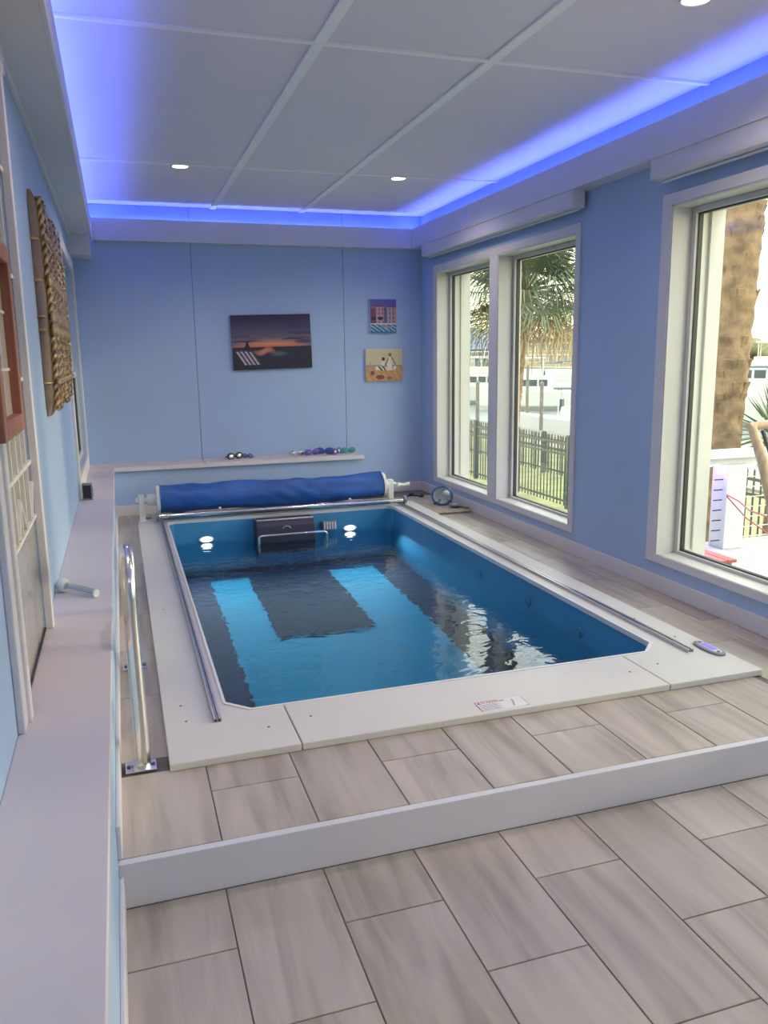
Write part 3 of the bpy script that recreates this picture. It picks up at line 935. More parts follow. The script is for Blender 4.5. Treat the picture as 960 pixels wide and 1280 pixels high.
lab = thing('warning_label', 'white warning label with red heading stuck on the front coping', 'label', (1.43, 2.862, ZT))
box('label_sheet', 'label_white', lab, 1.322, 1.536, 2.818, 2.908, ZT, ZT + 0.0008)
zl = ZT + 0.0009
def flat(parent, name, material, pts):
    return MB().prism(pts, zl, zl + 0.0005).build(name, material, parent)
flat(lab, 'border_line', 'label_red', [(1.322, 2.818), (1.3245, 2.818), (1.3245, 2.908), (1.322, 2.908)])
flat(lab, 'border_line', 'label_red', [(1.322, 2.9055), (1.425, 2.9055), (1.425, 2.908), (1.322, 2.908)])
flat(lab, 'alert_triangle', 'label_red', [(1.328, 2.887), (1.346, 2.887), (1.337, 2.904)])
fc = bpy.data.curves.new('heading_text', 'FONT')
fc.body = 'WARNING'
fc.size = 0.0215; fc.extrude = 0.0003
fc.materials.append(MATS['label_red'])
_tmp = bpy.data.objects.new('heading_curve', fc)
COL.objects.link(_tmp)
bpy.context.view_layer.update()
_me = bpy.data.meshes.new_from_object(_tmp.evaluated_get(bpy.context.evaluated_depsgraph_get()))
bpy.data.objects.remove(_tmp)
fo = bpy.data.objects.new('heading_text', _me)
COL.objects.link(fo); fo.parent = lab
fo.location = Vector((1.348, 2.888, zl)) - Vector(lab.location)
for k in range(6):
    flat(lab, 'print_line', 'label_grey', [(1.330, 2.826 + k * 0.010), (1.420 - 0.012 * (k % 2), 2.826 + k * 0.010), (1.420 - 0.012 * (k % 2), 2.829 + k * 0.010), (1.330, 2.829 + k * 0.010)])
flat(lab, 'diver_mark', 'label_grey', [(1.468, 2.834), (1.474, 2.832), (1.490, 2.880), (1.484, 2.882)])
flat(lab, 'diver_mark', 'label_grey', [(1.480, 2.884), (1.487, 2.882), (1.490, 2.890), (1.483, 2.892)])
flat(lab, 'border_line', 'label_grey', [(1.514, 2.818), (1.536, 2.818), (1.536, 2.820), (1.514, 2.820)])
flat(lab, 'border_line', 'label_grey', [(1.5345, 2.818), (1.536, 2.818), (1.536, 2.908), (1.5345, 2.908)])

# ------------------------------------------------------------------ pictures on the back wall
def srgb(c):
    return tuple(((v / 255) / 12.92 if v / 255 <= 0.04045 else ((v / 255 + 0.055) / 1.055) ** 2.4) for v in c)
def mix(a, b_, t):
    t = max(0, min(1, t)); return tuple(x + (y - x) * t for x, y in zip(a, b_))
def picture(lbl, x0, x1, z0, z1, nx, nz, fn, rotz=0.0):
    yf = YB - 0.03
    r = thing('wall_picture', lbl, 'picture', ((x0 + x1) / 2, YB - 0.004, (z0 + z1) / 2))
    box('canvas_block', 'screw_dark' if lbl.startswith('dark') else 'label_white', r, x0, x1, yf, YB - 0.001, z0, z1, 0.002)
    mb = MB()
    vs = [(x0 + (x1 - x0) * i / nx, yf - 0.0012, z0 + (z1 - z0) * j / nz) for j in range(nz + 1) for i in range(nx + 1)]
    fs = [(j * (nx + 1) + i, j * (nx + 1) + i + 1, (j + 1) * (nx + 1) + i + 1, (j + 1) * (nx + 1) + i) for j in range(nz) for i in range(nx)]
    mb.add(vs, fs)
    o = mb.build('painted_face', 'painted_canvas', r)
    ca = o.data.color_attributes.new('paint', 'FLOAT_COLOR', 'CORNER')
    buf = []
    for j in range(nz):
        for i in range(nx):
            c = srgb(fn((i + 0.5) / nx, (j + 0.5) / nz))
            buf += [c[0], c[1], c[2], 1.0] * 4
    ca.data.foreach_set('color', buf)
    r.rotation_euler = (0, rotz, 0)
    return r
def vnoise(u, v, s=0):
    return math.sin(u * 12.9 + v * 4.1 + s) * 0.5 + math.sin(u * 27.3 - v * 9.7 + 1.7 * s) * 0.3 + math.sin(u * 6.1 + v * 21.3 + 2.3 * s) * 0.2
def sunset(u, v):
    hz = 0.415
    if v > hz:
        t = (v - hz) / (1 - hz)
        base = mix((122, 112, 118), (52, 50, 82), t * 1.15)
        if t > 0.7: base = mix(base, (44, 42, 66), (t - 0.7) / 0.3)
        glow = max(0, 1 - t / 0.30) * (1 - min(1, abs(u - 0.48) / 0.47) ** 2.2)
        base = mix(base, (226, 142, 96), glow * 1.25)
        if t < 0.07 and u < 0.9: base = mix(base, (206, 96, 70), 0.6)
        # dark cloud bars
        for (cu, cv, w_, h_, st) in ((0.16, 0.52, 0.22, 0.018, .8), (0.28, 0.56, 0.12, 0.012, .5), (0.82, 0.56, 0.20, 0.02, .8), (0.88, 0.66, 0.2, 0.03, .6), (0.75, 0.545, 0.14, 0.012, .9), (0.1, 0.60, 0.14, 0.02, .4), (0.9, 0.5, 0.12, 0.04, .75), (0.85, 0.78, 0.2, 0.05, .4)):
            d = ((u - cu) / w_) ** 2 + ((v - cv + 0.004 * math.sin(u * 40)) / h_) ** 2
            if d < 1: base = mix(base, (52, 48, 68), st * (1 - d * 0.5))
        col = base
    else:
        col = mix((40, 42, 56), (34, 38, 46), (hz - v) / hz)
        d = ((u - 0.40) / 0.14) ** 2 + ((v - 0.33 + 0.03 * math.sin(u * 24)) / 0.065) ** 2
        if d < 1: col = mix(col, (205, 128, 96), 1 - d * 0.6)
        d = ((u - 0.58) / 0.14) ** 2 + ((v - 0.28) / 0.06) ** 2
        if d < 1: col = mix(col, (112, 108, 112), (1 - d) * 0.8)
        col = mix(col, (56, 58, 60), max(0, vnoise(u * 3, v * 3, 2)) * 0.3 if v < 0.25 else 0)
    # boat stern with striped ensign
    w_ = (0.53 - v) * 0.55
    if 0.33 < v < 0.53 and abs(u - 0.185) < max(0.012, w_ * 0.55): col = (36, 36, 46)
    if 0.09 < v < 0.36:
        s_ = u + (v - 0.22) * 0.42 + 0.05 * (v - 0.22) ** 2
        if 0.09 < s_ < 0.30:
            col = (186, 178, 178) if int((s_ - 0.09) * 38) % 2 == 0 and v < 0.34 - 0.3 * max(0, s_ - 0.2) else (58, 58, 82)
    return col
def town(u, v):
    if v > 0.80: col = mix((96, 92, 158), (70, 84, 150), (u))
    else: col = (120, 104, 120)
    for (a, c, t, k) in ((0.0, 0.2, 0.72, (126, 64, 88)), (0.2, 0.53, 0.83, (176, 142, 140)), (0.53, 0.64, 0.74, (98, 92, 118)), (0.64, 0.84, 0.80, (158, 150, 156)), (0.84, 1.0, 0.80, (176, 128, 124))):
        if a <= u < c and 0.28 < v < t:
            col = k
            if t - v < 0.05: col = (132, 60, 84)
            elif (int(u * 22) % 3 == 1) and (int(v * 24) % 3 != 0): col = mix(k, (64, 54, 84), 0.6)
    if 0.36 < v < 0.5 and ((u - 0.38) / 0.1) ** 2 + ((v - 0.44) / 0.05) ** 2 < 1: col = (38, 42, 52)
    if 0.05 < u < 0.2 and 0.38 < v < 0.5: col = (44, 44, 62)
    if 0.26 < v < 0.29: col = (206, 200, 206)
    if v <= 0.26:
        col = mix((40, 96, 140), (58, 132, 152), 0.5 + 0.5 * vnoise(u * 4, v * 5, 1))
        if math.sin(u * 31 + v * 60) > 0.75 and v > 0.06: col = (196, 206, 214)
        if 0.45 < u < 0.85 and 0.14 < v < 0.24 and abs(v - 0.19 + (u - 0.6) * 0.12) < 0.035: col = (150, 144, 132)
    return col
def beach(u, v):
    if v > 0.50: col = mix((202, 186, 142), (206, 192, 154), v)
    elif v > 0.43: col = (146, 146, 132)
    else: col = mix((192, 148, 92), (202, 160, 104), 0.5 + 0.5 * vnoise(u, v * 3))
    if v < 0.43 and math.sin(u * 40 + v * 17) > 0.85: col = (176, 128, 82)
    if abs(u - 0.12) < 0.012 and 0.45 < v < 0.62: col = (120, 124, 116)
    # seated figure with dark hair
    if ((u - 0.475) / 0.04) ** 2 + ((v - 0.68) / 0.06) ** 2 < 1: col = (56, 40, 36)
    if ((u - 0.47) / 0.06) ** 2 + ((v - 0.55) / 0.08) ** 2 < 1: col = (224, 214, 196)
    if ((u - 0.43) / 0.13) ** 2 + ((v - 0.39) / 0.07) ** 2 < 1: col = (70, 76, 68) if math.sin(u * 60 + v * 40) > -0.2 else (226, 220, 206)
    if ((u - 0.30) / 0.04) ** 2 + ((v - 0.40) / 0.06) ** 2 < 1: col = (232, 226, 212)
    # standing figure in a pale dress, arms out
    if v > 0.34 and v < 0.74 and abs(u - 0.645) < 0.03 + (0.74 - v) * 0.14: col = (226, 216, 190)
    if ((u - 0.66) / 0.045) ** 2 + ((v - 0.82) / 0.055) ** 2 < 1: col = (96, 112, 76)
    if abs((v - 0.50) - (u - 0.52) * 2.0) < 0.03 and 0.52 < u < 0.62: col = (110, 72, 46)
    if abs((v - 0.75) + (u - 0.70) * 2.1) < 0.035 and 0.70 < u < 0.82: col = (110, 72, 46)
    if ((u - 0.79) / 0.035) ** 2 + ((v - 0.41) / 0.06) ** 2 < 1: col = (232, 222, 204)
    if ((u - 0.17) / 0.05) ** 2 + ((v - 0.25) / 0.07) ** 2 < 1: col = (122, 70, 62)
    if ((u - 0.38) / 0.12) ** 2 + ((v - 0.12) / 0.07) ** 2 < 1: col = (128, 62, 64)
    if ((u - 0.64) / 0.08) ** 2 + ((v - 0.09) / 0.05) ** 2 < 1: col = (150, 96, 70)
    return col
picture('dark sunset harbour photograph on canvas, hung slightly crooked on the back wall', 1.105, 1.905, 1.345, 1.880, 120, 80, sunset, math.radians(-1.2))
picture('small tall painting of harbour town houses, above the beach painting', 2.542, 2.825, 1.692, 2.036, 44, 54, town)
picture('ochre beach painting with two figures in white, below the town painting', 2.485, 2.888, 1.198, 1.532, 64, 54, beach)

# ------------------------------------------------------------------ carved wall art on the left wall
art = thing('carved_wall_hanging', 'tall bronze carved hanging of roped bars on the blue wall beside the leaded window', 'wall art', (XL, 4.75, 1.72))
YA0, YA1 = 4.08, 5.46
nb = 4
BW = (YA1 - YA0) / nb
for k in range(nb):
    yc = YA0 + BW * (k + 0.5)
    hw = BW * 0.47
    top = 2.215 - 0.025 * (k % 2); bot = 1.205 + 0.02 * (k % 2)
    ns, na = 20, 13
    vs, fs = [], []
    for i in range(ns + 1):
        t_ = i / ns
        z = bot + (top - bot) * t_
        e_ = min(1.0, (min(t_, 1 - t_) / 0.06)) ** 0.5 * 0.6 + 0.4
        dpt = (0.036 + 0.012 * math.sin(PI * t_)) * e_
        for a in range(na):
            th = PI * a / (na - 1)
            cs = math.cos(th)
            vs.append((XL + 0.002 + dpt * math.sin(th) ** 0.35, yc - hw * (0.75 + 0.25 * e_) * math.copysign(abs(cs) ** 0.6, cs), z))
    for i in range(ns):
        for a in range(na - 1):
            fs.append((i * na + a, i * na + a + 1, (i + 1) * na + a + 1, (i + 1) * na + a))
    fs += [tuple(range(na)), tuple(range((ns + 1) * na - 1, ns * na - 1, -1))]
    bar = MB().add(vs, fs, True).build('carved_bar', 'carved_side', art)
    # twisted ropes laid along the front of the bar
    for off in (-0.11, 0.0, 0.11):
        for s_ in (0, 1):
            path = []
            for i in range(70):
                t_ = i / 69
                z = bot + 0.03 + (top - bot - 0.06) * t_
                a = 2 * PI * 11 * t_ + PI * s_
                path.append((XL + 0.042 + 0.012 * math.sin(PI * t_) + 0.010 * math.cos(a), yc + off + 0.018 * math.sin(a), z))
            MB().tube(path, 0.010, 5).build('rope', 'carved_gold' if off else 'carved_bronze', bar)
    for zz, hh in ((1.36, 0.012), (1.60, 0.035), (1.66, 0.03), (1.82, 0.028), (2.0, 0.012)):
        mb = MB()
        mb.torus((XL + 0.006, yc, zz), 0.050, 0.008, nu=16, nv=6, sx=1.0, sy=hw / 0.050)
        for q in range(4):
            mb.ell((XL + 0.062, yc - 0.12 + 0.08 * q, zz + 0.01 * (q % 2)), 0.014, 0.03, hh, 8, 6)
        mb.build('carved_band', 'carved_gold', bar)

# framed wooden panel hanging before the leaded window
fp = thing('framed_panel', 'reddish brown wooden framed panel hanging against the leaded window', 'framed panel', (XL + 0.03, 2.43, 1.262))
fy0, fy1, fz0, fz1 = 2.20, 2.66, 1.262, 1.785
for (a, c, d, e_) in ((fy0, fy0 + 0.05, fz0, fz1), (fy1 - 0.05, fy1, fz0, fz1), (fy0 + 0.05, fy1 - 0.05, fz0, fz0 + 0.05), (fy0 + 0.05, fy1 - 0.05, fz1 - 0.05, fz1)):
    box('frame_rail', 'wood_brown', fp, XL + 0.012, XL + 0.052, a, c, d, e_, 0.004)
box('art_glass', 'beige_glass_panel', fp, XL + 0.02, XL + 0.026, fy0 + 0.05, fy1 - 0.05, fz0 + 0.05, fz1 - 0.05)
for z in (1.44, 1.60): box('lead_line', 'caming_white', fp, XL + 0.026, XL + 0.030, fy0 + 0.05, fy1 - 0.05, z - 0.004, z + 0.004)
for y in (2.33, 2.46): box('lead_line', 'caming_white', fp, XL + 0.026, XL + 0.030, y - 0.004, y + 0.004, fz0 + 0.05, fz1 - 0.05)

# ------------------------------------------------------------------ things on the ledges
sp = thing('small_speaker', 'small dark box speaker on the white ledge below the double hung window', 'speaker', (-0.265, 6.17, LEDGE))
box('speaker_case', 'plastic_grey', sp, -0.300, -0.228, 6.13, 6.20, LEDGE, LEDGE + 0.118, 0.004)
box('grille', 'plastic_black', sp, -0.292, -0.238, 6.126, 6.131, LEDGE + 0.012, LEDGE + 0.108)
box('side_grille', 'plastic_black', sp, -0.2285, -0.226, 6.14, 6.19, LEDGE + 0.02, LEDGE + 0.09)

th_ = thing('pool_thermometer', 'white capped clear tube thermometer lying on the ledge', 'thermometer', (-0.22, 3.62, LEDGE))
A, B = Vector((-0.285, 3.675, LEDGE + 0.030)), Vector((-0.150, 3.545, LEDGE + 0.017))
d = (B - A).normalized()
MB().tube([A - d * 0.03, A - d * 0.024, A, A + d * 0.012], [0.018, 0.028, 0.030, 0.024], 18).build('float_cap', 'plastic_white', th_)
MB().tube([A + d * 0.012, A + d * 0.05, B - d * 0.004, B], [0.016, 0.016, 0.0155, 0.010], 16).build('clear_tube', 'clear_plastic', th_)
MB().tube([A + d * 0.02, B - d * 0.02], 0.007, 10).build('scale_strip', 'goggle_silver', th_)
MB().tube([B - d * 0.008, B + d * 0.002], 0.0165, 14).build('end_ring', 'plastic_white', th_)

def goggles(x, y, z, rot, lens, frame, strap, lbl, s=1.0):
    s *= 1.2
    g_ = thing('swim_goggles', lbl, 'goggles', (x, y, z), 'swim goggles on the back ledge')
    g_.rotation_euler = (0, 0, rot)
    def loc(name, mb, m_):
        o = mb.build(name, m_, None); o.parent = g_; return o
    for sgn in (-1, 1):
        mb = MB().torus((sgn * 0.036 * s, 0, 0.022 * s), 0.024 * s, 0.006 * s, axis='y', nu=16, nv=6, sx=1.2, sy=0.85)
        cup = loc('eye_cup', mb, frame)
        mb = MB().ell((sgn * 0.036 * s, -0.004, 0.022 * s), 0.026 * s, 0.010 * s, 0.018 * s, 12, 6)
        o = mb.build('lens', lens, None); o.parent = cup
    loc('nose_bridge', MB().tube([(-0.012 * s, -0.004, 0.024 * s), (0, -0.008, 0.028 * s), (0.012 * s, -0.004, 0.024 * s)], 0.004 * s, 6), frame)
    path = []
    for i in range(15):
        a = PI * i / 14
        path.append((0.064 * s * math.cos(a), 0.075 * s * math.sin(a), (0.022 - 0.012 * math.sin(a)) * s))
    loc('strap', MB().tube(path, 0.006 * s, 6), strap)
    return g_
goggles(1.06, 8.09, LEDGE + 0.004, 0.5, 'goggle_silver', 'plastic_black', 'goggle_purple', 'black framed goggles with silver lenses and purple strap, alone on the ledge', 1.15)
goggles(1.19, 8.12, LEDGE + 0.004, -0.9, 'goggle_silver', 'goggle_blue', 'goggle_teal', 'small blue framed goggles beside the black framed pair on the ledge', 0.8)
goggles(1.69, 8.12, LEDGE + 0.004, 0.1, 'goggle_silver', 'goggle_silver', 'plastic_grey', 'all silver goggles at the near end of the ledge pile', 0.95)
goggles(1.845, 8.09, LEDGE + 0.004, 0.35, 'goggle_purple', 'goggle_purple', 'goggle_purple', 'purple goggles in the ledge pile next to the silver pair', 1.1)
goggles(1.985, 8.12, LEDGE + 0.004, -0.4, 'goggle_blue', 'goggle_blue', 'goggle_purple', 'deep blue goggles in the middle of the ledge pile', 1.2)
goggles(2.105, 8.07, LEDGE + 0.004, 0.9, 'goggle_silver', 'goggle_purple', 'goggle_blue', 'purple framed silver lensed goggles near the teal pair', 1.15)
goggles(2.235, 8.12, LEDGE + 0.004, 0.2, 'goggle_teal', 'goggle_teal', 'goggle_teal', 'teal goggles at the end of the back ledge', 1.05)

# wooden board with the snorkel mask
bd = thing('wooden_board', 'tan wooden slatted bath board on the deck between the coping and the baseboard', 'board', (2.9, 7.17, 0))
for k in range(4):
    xa = 2.722 + k * 0.092
    box('board_plank', 'board_tan', bd, xa, xa + 0.088, 6.87, 7.46, 0.006, 0.020, 0.003)
box('board_batten', 'board_tan', bd, 2.74, 3.07, 6.95, 6.99, 0.0, 0.006)
box('board_batten', 'board_tan', bd, 2.74, 3.07, 7.34, 7.38, 0.0, 0.006)
mk = thing('snorkel_mask', 'clear round snorkel mask with a blue rim lying on the wooden board', 'mask', (2.95, 7.22, 0.02))
mk.rotation_euler = (0, 0, 0)
c = (2.935, 7.24, 0.112)
def ring3(c_, nrm, R1, R2, r_):
    nrm = Vector(nrm).normalized(); a_ = nrm.cross(Vector((0, 0, 1))).normalized(); b_ = nrm.cross(a_)
    return [Vector(c_) + a_ * R1 * math.cos(2 * PI * i / 24) + b_ * R2 * math.sin(2 * PI * i / 24) for i in range(25)]
nr_ = (-0.45, -0.9, 0.28)
rim = MB().tube(ring3(c, nr_, 0.098, 0.090, 0), 0.011, 8).build('rim', 'mask_blue', mk)
# domed lens
def dome(c_, nrm, R1, R2, h_, nu=24, nv=6):
    nrm = Vector(nrm).normalized(); a_ = nrm.cross(Vector((0, 0, 1))).normalized(); b_ = nrm.cross(a_)
    vs, fs = [], []
    for j in range(nv + 1):
        t_ = j / nv; rr = math.cos(t_ * PI / 2 * 0.98)
        for i in range(nu):
            an = 2 * PI * i / nu
            vs.append(Vector(c_) + a_ * R1 * rr * math.cos(an) + b_ * R2 * rr * math.sin(an) + nrm * h_ * math.sin(t_ * PI / 2))
    for j in range(nv):
        for i in range(nu):
            fs.append((j * nu + i, j * nu + (i + 1) % nu, (j + 1) * nu + (i + 1) % nu, (j + 1) * nu + i))
    return MB().add(vs, fs, True)
dome(c, nr_, 0.095, 0.087, 0.05).build('face_lens', 'clear_plastic', mk)
dome(c, tuple(-v for v in nr_), 0.092, 0.084, 0.06).build('face_skirt', 'label_white', mk)
for dx in (-0.04, 0.045):
    MB().ell((c[0] + dx, c[1] - 0.045 - dx * 0.4, 0.075), 0.018, 0.012, 0.018, 10, 6).build('valve', 'plastic_grey', mk)
MB().ell((c[0] + 0.03, c[1] - 0.02, 0.135), 0.035, 0.03, 0.03, 12, 6).build('nose_pocket', 'plastic_white', mk)
MB().tube([(2.98, 7.16, 0.04), (3.02, 7.08, 0.032), (3.06, 7.02, 0.03), (3.085, 6.95, 0.03)], [0.014, 0.012, 0.010, 0.008], 8).build('strap', 'plastic_grey', mk)
MB().ell((2.985, 7.06, 0.045), 0.05, 0.04, 0.022, 14, 7).build('chin_valve', 'plastic_grey', mk)
MB().ell((2.885, 7.27, 0.036), 0.035, 0.02, 0.015, 12, 6).build('buckle', 'mask_blue', mk)
# small dark straps on the floor behind the crank
sg = thing('floor_strap', 'short curled black strap lying on the deck behind the reel crank', 'strap', (2.86, 7.86, 0))
MB().tube([(2.76, 7.78, 0.008), (2.80, 7.90, 0.008), (2.86, 7.95, 0.008), (2.92, 7.90, 0.008), (2.94, 7.82, 0.008)], 0.008, 6).build('strap_band', 'plastic_black', sg)
MB().ell((2.87, 7.945, 0.018), 0.03, 0.02, 0.016, 10, 6).build('buckle', 'plastic_black', sg)
MB().ell((2.945, 7.83, 0.018), 0.022, 0.03, 0.016, 10, 6).build('buckle', 'plastic_black', sg)

# ------------------------------------------------------------------ outdoors
ZG, ZH = -1.1, -2.3
gr = thing('lawn', None, None, kind='structure')
box('lawn_ground', 'lawn_green', gr, 3.46, 11.0, -30, 60, ZG - 0.5, ZG)
sw = tag(box('sea_wall', 'paving', None, 11.0, 11.6, -30, 80, ZH - 1, ZG + 0.05), kind='structure')
hw_ = tag(box('harbour_water', 'harbour_water', None, 11.6, 49.0, -120, 300, ZH - 1, ZH), 'grey green harbour water among the boats', 'water', kind='stuff')

# porch outside the near windows
po = struct('porch_floor')
for k in range(22):
    box('porch_board', 'porch_board', po, 3.46 + k * 0.122, 3.46 + k * 0.122 + 0.116, -2.0, 5.62, -0.18, -0.15)
box('porch_joist', 'exterior_white', po, 3.46, 6.14, -2.0, 5.62, -0.32, -0.18)
rl = thing('porch_railing', 'white porch railing with a thick post and cables outside the window', 'railing', (4.3, 5.45, -0.15))
box('post', 'exterior_white', rl, 4.655, 4.85, 5.33, 5.51, -0.15, 0.555, 0.006)
box('cap_rail', 'exterior_white', rl, 3.47, 6.05, 5.30, 5.56, 0.61, 0.655, 0.006)
box('top_beam', 'exterior_white', rl, 3.47, 5.03, 5.35, 5.49, 0.555, 0.61, 0.004)
box('end_post', 'exterior_white', rl, 5.9, 5.99, 5.38, 5.48, -0.15, 0.60, 0.004)
for k in range(7):
    z = -0.08 + k * 0.085
    MB().tube([(4.85, 5.42, z), (5.9, 5.42, z)], 0.005, 6).build('cable', 'exterior_white', rl)
    MB().tube([(4.57, 5.38, z), (4.657, 5.38, z)], 0.005, 6).build('cable_fitting', 'gasket_black', rl)
pl = thing('porch_led_strip', 'purple light strip under the porch railing cap', 'light strip', (4.1, 5.45, 0.5))
box('strip_light', 'led_purple', pl, 3.75, 4.62, 5.40, 5.412, 0.543, 0.555)
cdv = thing('red_cord', 'thin red cord looped from the porch post to the wooden chair', 'cord', (4.3, 5.2, 0.3))
MB().tube([(4.65, 5.32, 0.30), (4.66, 5.1, 0.16), (4.60, 4.8, 0.10), (4.45, 4.55, 0.16), (4.3, 4.3, 0.24)], 0.006, 6).build('cord_loop', 'cord_red', cdv)
MB().tube([(4.65, 5.32, 0.31), (4.62, 5.15, 0.29), (4.50, 4.9, 0.27), (4.3, 4.3, 0.29)], 0.006, 6).build('cord_loop', 'cord_red', cdv)
# red slatted stool
rs = thing('slatted_stool', 'faded red slatted wooden stool on the porch under the railing', 'stool', (3.68, 4.46, -0.15))
for k in range(4):
    xa = 3.53 + k * 0.078
    box('slat', 'red_paint', rs, xa, xa + 0.070, 4.25, 4.68, 0.08, 0.10, 0.003)
for (x, y) in ((3.56, 4.30), (3.80, 4.30), (3.56, 4.63), (3.80, 4.63)):
    box('leg', 'red_paint', rs, x - 0.02, x + 0.02, y - 0.02, y + 0.02, -0.15, 0.08)
# wooden porch chair (its curved back shows at the picture edge)
chx, chy = 4.05, 3.90
pc = thing('porch_chair', 'curved wooden porch chair with dark slats before the porch railing', 'chair', (chx, chy, -0.15))
for sx_ in (-0.24, 0.24):
    path = [(chx + sx_, chy - 0.05, -0.15), (chx + sx_, chy, 0.20), (chx + sx_, chy + 0.05, 0.50), (chx + sx_, chy + 0.16, 0.78), (chx + sx_, chy + 0.28, 0.99)]
    MB().tube(path, [0.024, 0.032, 0.036, 0.036, 0.028], 10).build('back_post', 'chair_wood', pc)
    MB().tube([(chx + sx_, chy - 0.5, -0.15), (chx + sx_, chy - 0.48, 0.42)], 0.022, 8).build('front_leg', 'chair_wood', pc)
    MB().tube([(chx + sx_, chy - 0.55, 0.43), (chx + sx_, chy - 0.2, 0.44), (chx + sx_, chy + 0.04, 0.42)], 0.024, 8).build('arm', 'chair_wood', pc)
for k in range(5):
    xx = chx - 0.16 + 0.08 * k
    MB().tube([(xx, chy + 0.01, 0.22), (xx, chy + 0.06, 0.50), (xx, chy + 0.16, 0.77), (xx, chy + 0.27, 0.96)], 0.014, 6).build('back_slat', 'plastic_black', pc)
MB().tube([(chx - 0.26, chy + 0.28, 0.985), (chx, chy + 0.29, 1.01), (chx + 0.26, chy + 0.28, 0.985)], 0.028, 10).build('crest_rail', 'chair_wood', pc)
for k in range(6):
    box('seat_slat', 'chair_wood', pc, chx - 0.25, chx + 0.25, chy - 0.50 + k * 0.085, chy - 0.50 + k * 0.085 + 0.07, 0.17, 0.19, 0.003)

# fences of black iron
def fence(lbl, x, y0_, y1_, zb, zt, pitch, post_every):
    f = thing('iron_fence', lbl, 'fence', (x, (y0_ + y1_) / 2, zb))
    mb = MB().box(-0.008, 0.008, -0.008, 0.008, 0.04, zt - zb)
    mb.add([(-0.008, -0.008, zt - zb), (0.008, -0.008, zt - zb), (0.008, 0.008, zt - zb), (-0.008, 0.008, zt - zb), (0, 0, zt - zb + 0.03)], [(0, 1, 4), (1, 2, 4), (2, 3, 4), (3, 0, 4)])
    n = int((y1_ - y0_) / pitch)
    src = None
    for i in range(n + 1):
        y = y0_ + i * pitch
        if src is None: src = mesh_at('picket', mb, 'fence_black', f, (x, y, zb))
        else: child_copy(src, f, Vector((x, y, zb)) - origin_of(f))
    for z in (zb + 0.12, zt - 0.28, zt - 0.10):
        box('rail', 'fence_black', f, x - 0.015, x + 0.015, y0_, y1_, z - 0.018, z + 0.018)
    y = y0_
    while y < y1_:
        box('post', 'fence_black', f, x - 0.035, x + 0.035, y - 0.035, y + 0.035, zb, zt + 0.05)
        y += post_every
fence('black iron picket fence across the lawn nearer the house', 7.0, 6.2, 20.0, ZG, ZG + 1.18, 0.115, 1.84)
fence('black iron picket fence farther off across the lawn', 8.7, 11.0, 26.0, ZG, ZG + 0.86, 0.115, 2.3)

# palms
def frond_mesh(mat_name, seed, length=0.95, n=34, droop=0.5):
    rr = random.Random(seed)
    mb = MB()
    # petiole along +x
    pt = [(0, 0, 0), (0.35, 0, 0.02), (0.62, 0, 0.0)]
    mb.tube(pt, [0.022, 0.015, 0.01], 5)
    for i in range(n):
        a = math.radians(-105 + 210 * i / (n - 1) + rr.uniform(-3, 3))
        L = length * (1.0 - 0.25 * abs(a) / math.radians(105)) * rr.uniform(0.85, 1.08)
        bx, by = 0.58 + 0.10 * math.cos(a), 0.10 * math.sin(a)
        dx, dy = math.cos(a), math.sin(a)
        px_, py_ = -dy, dx
        w0 = 0.0115
        p0 = Vector((bx, by, 0.0)); p1 = Vector((bx + dx * L * 0.55, by + dy * L * 0.55, 0.05 - droop * 0.12 * L)); p2 = Vector((bx + dx * L * 0.9, by + dy * L * 0.9, -droop * L * rr.uniform(0.4, 0.9)))
        q = Vector((px_, py_, 0))
        mb.add([p0 - q * w0 * 0.4, p0 + q * w0 * 0.4, p1 + q * w0 + Vector((0, 0, 0.008)), p1 - q * w0, p2], [(0, 1, 2, 3), (3, 2, 4)])
    return mb
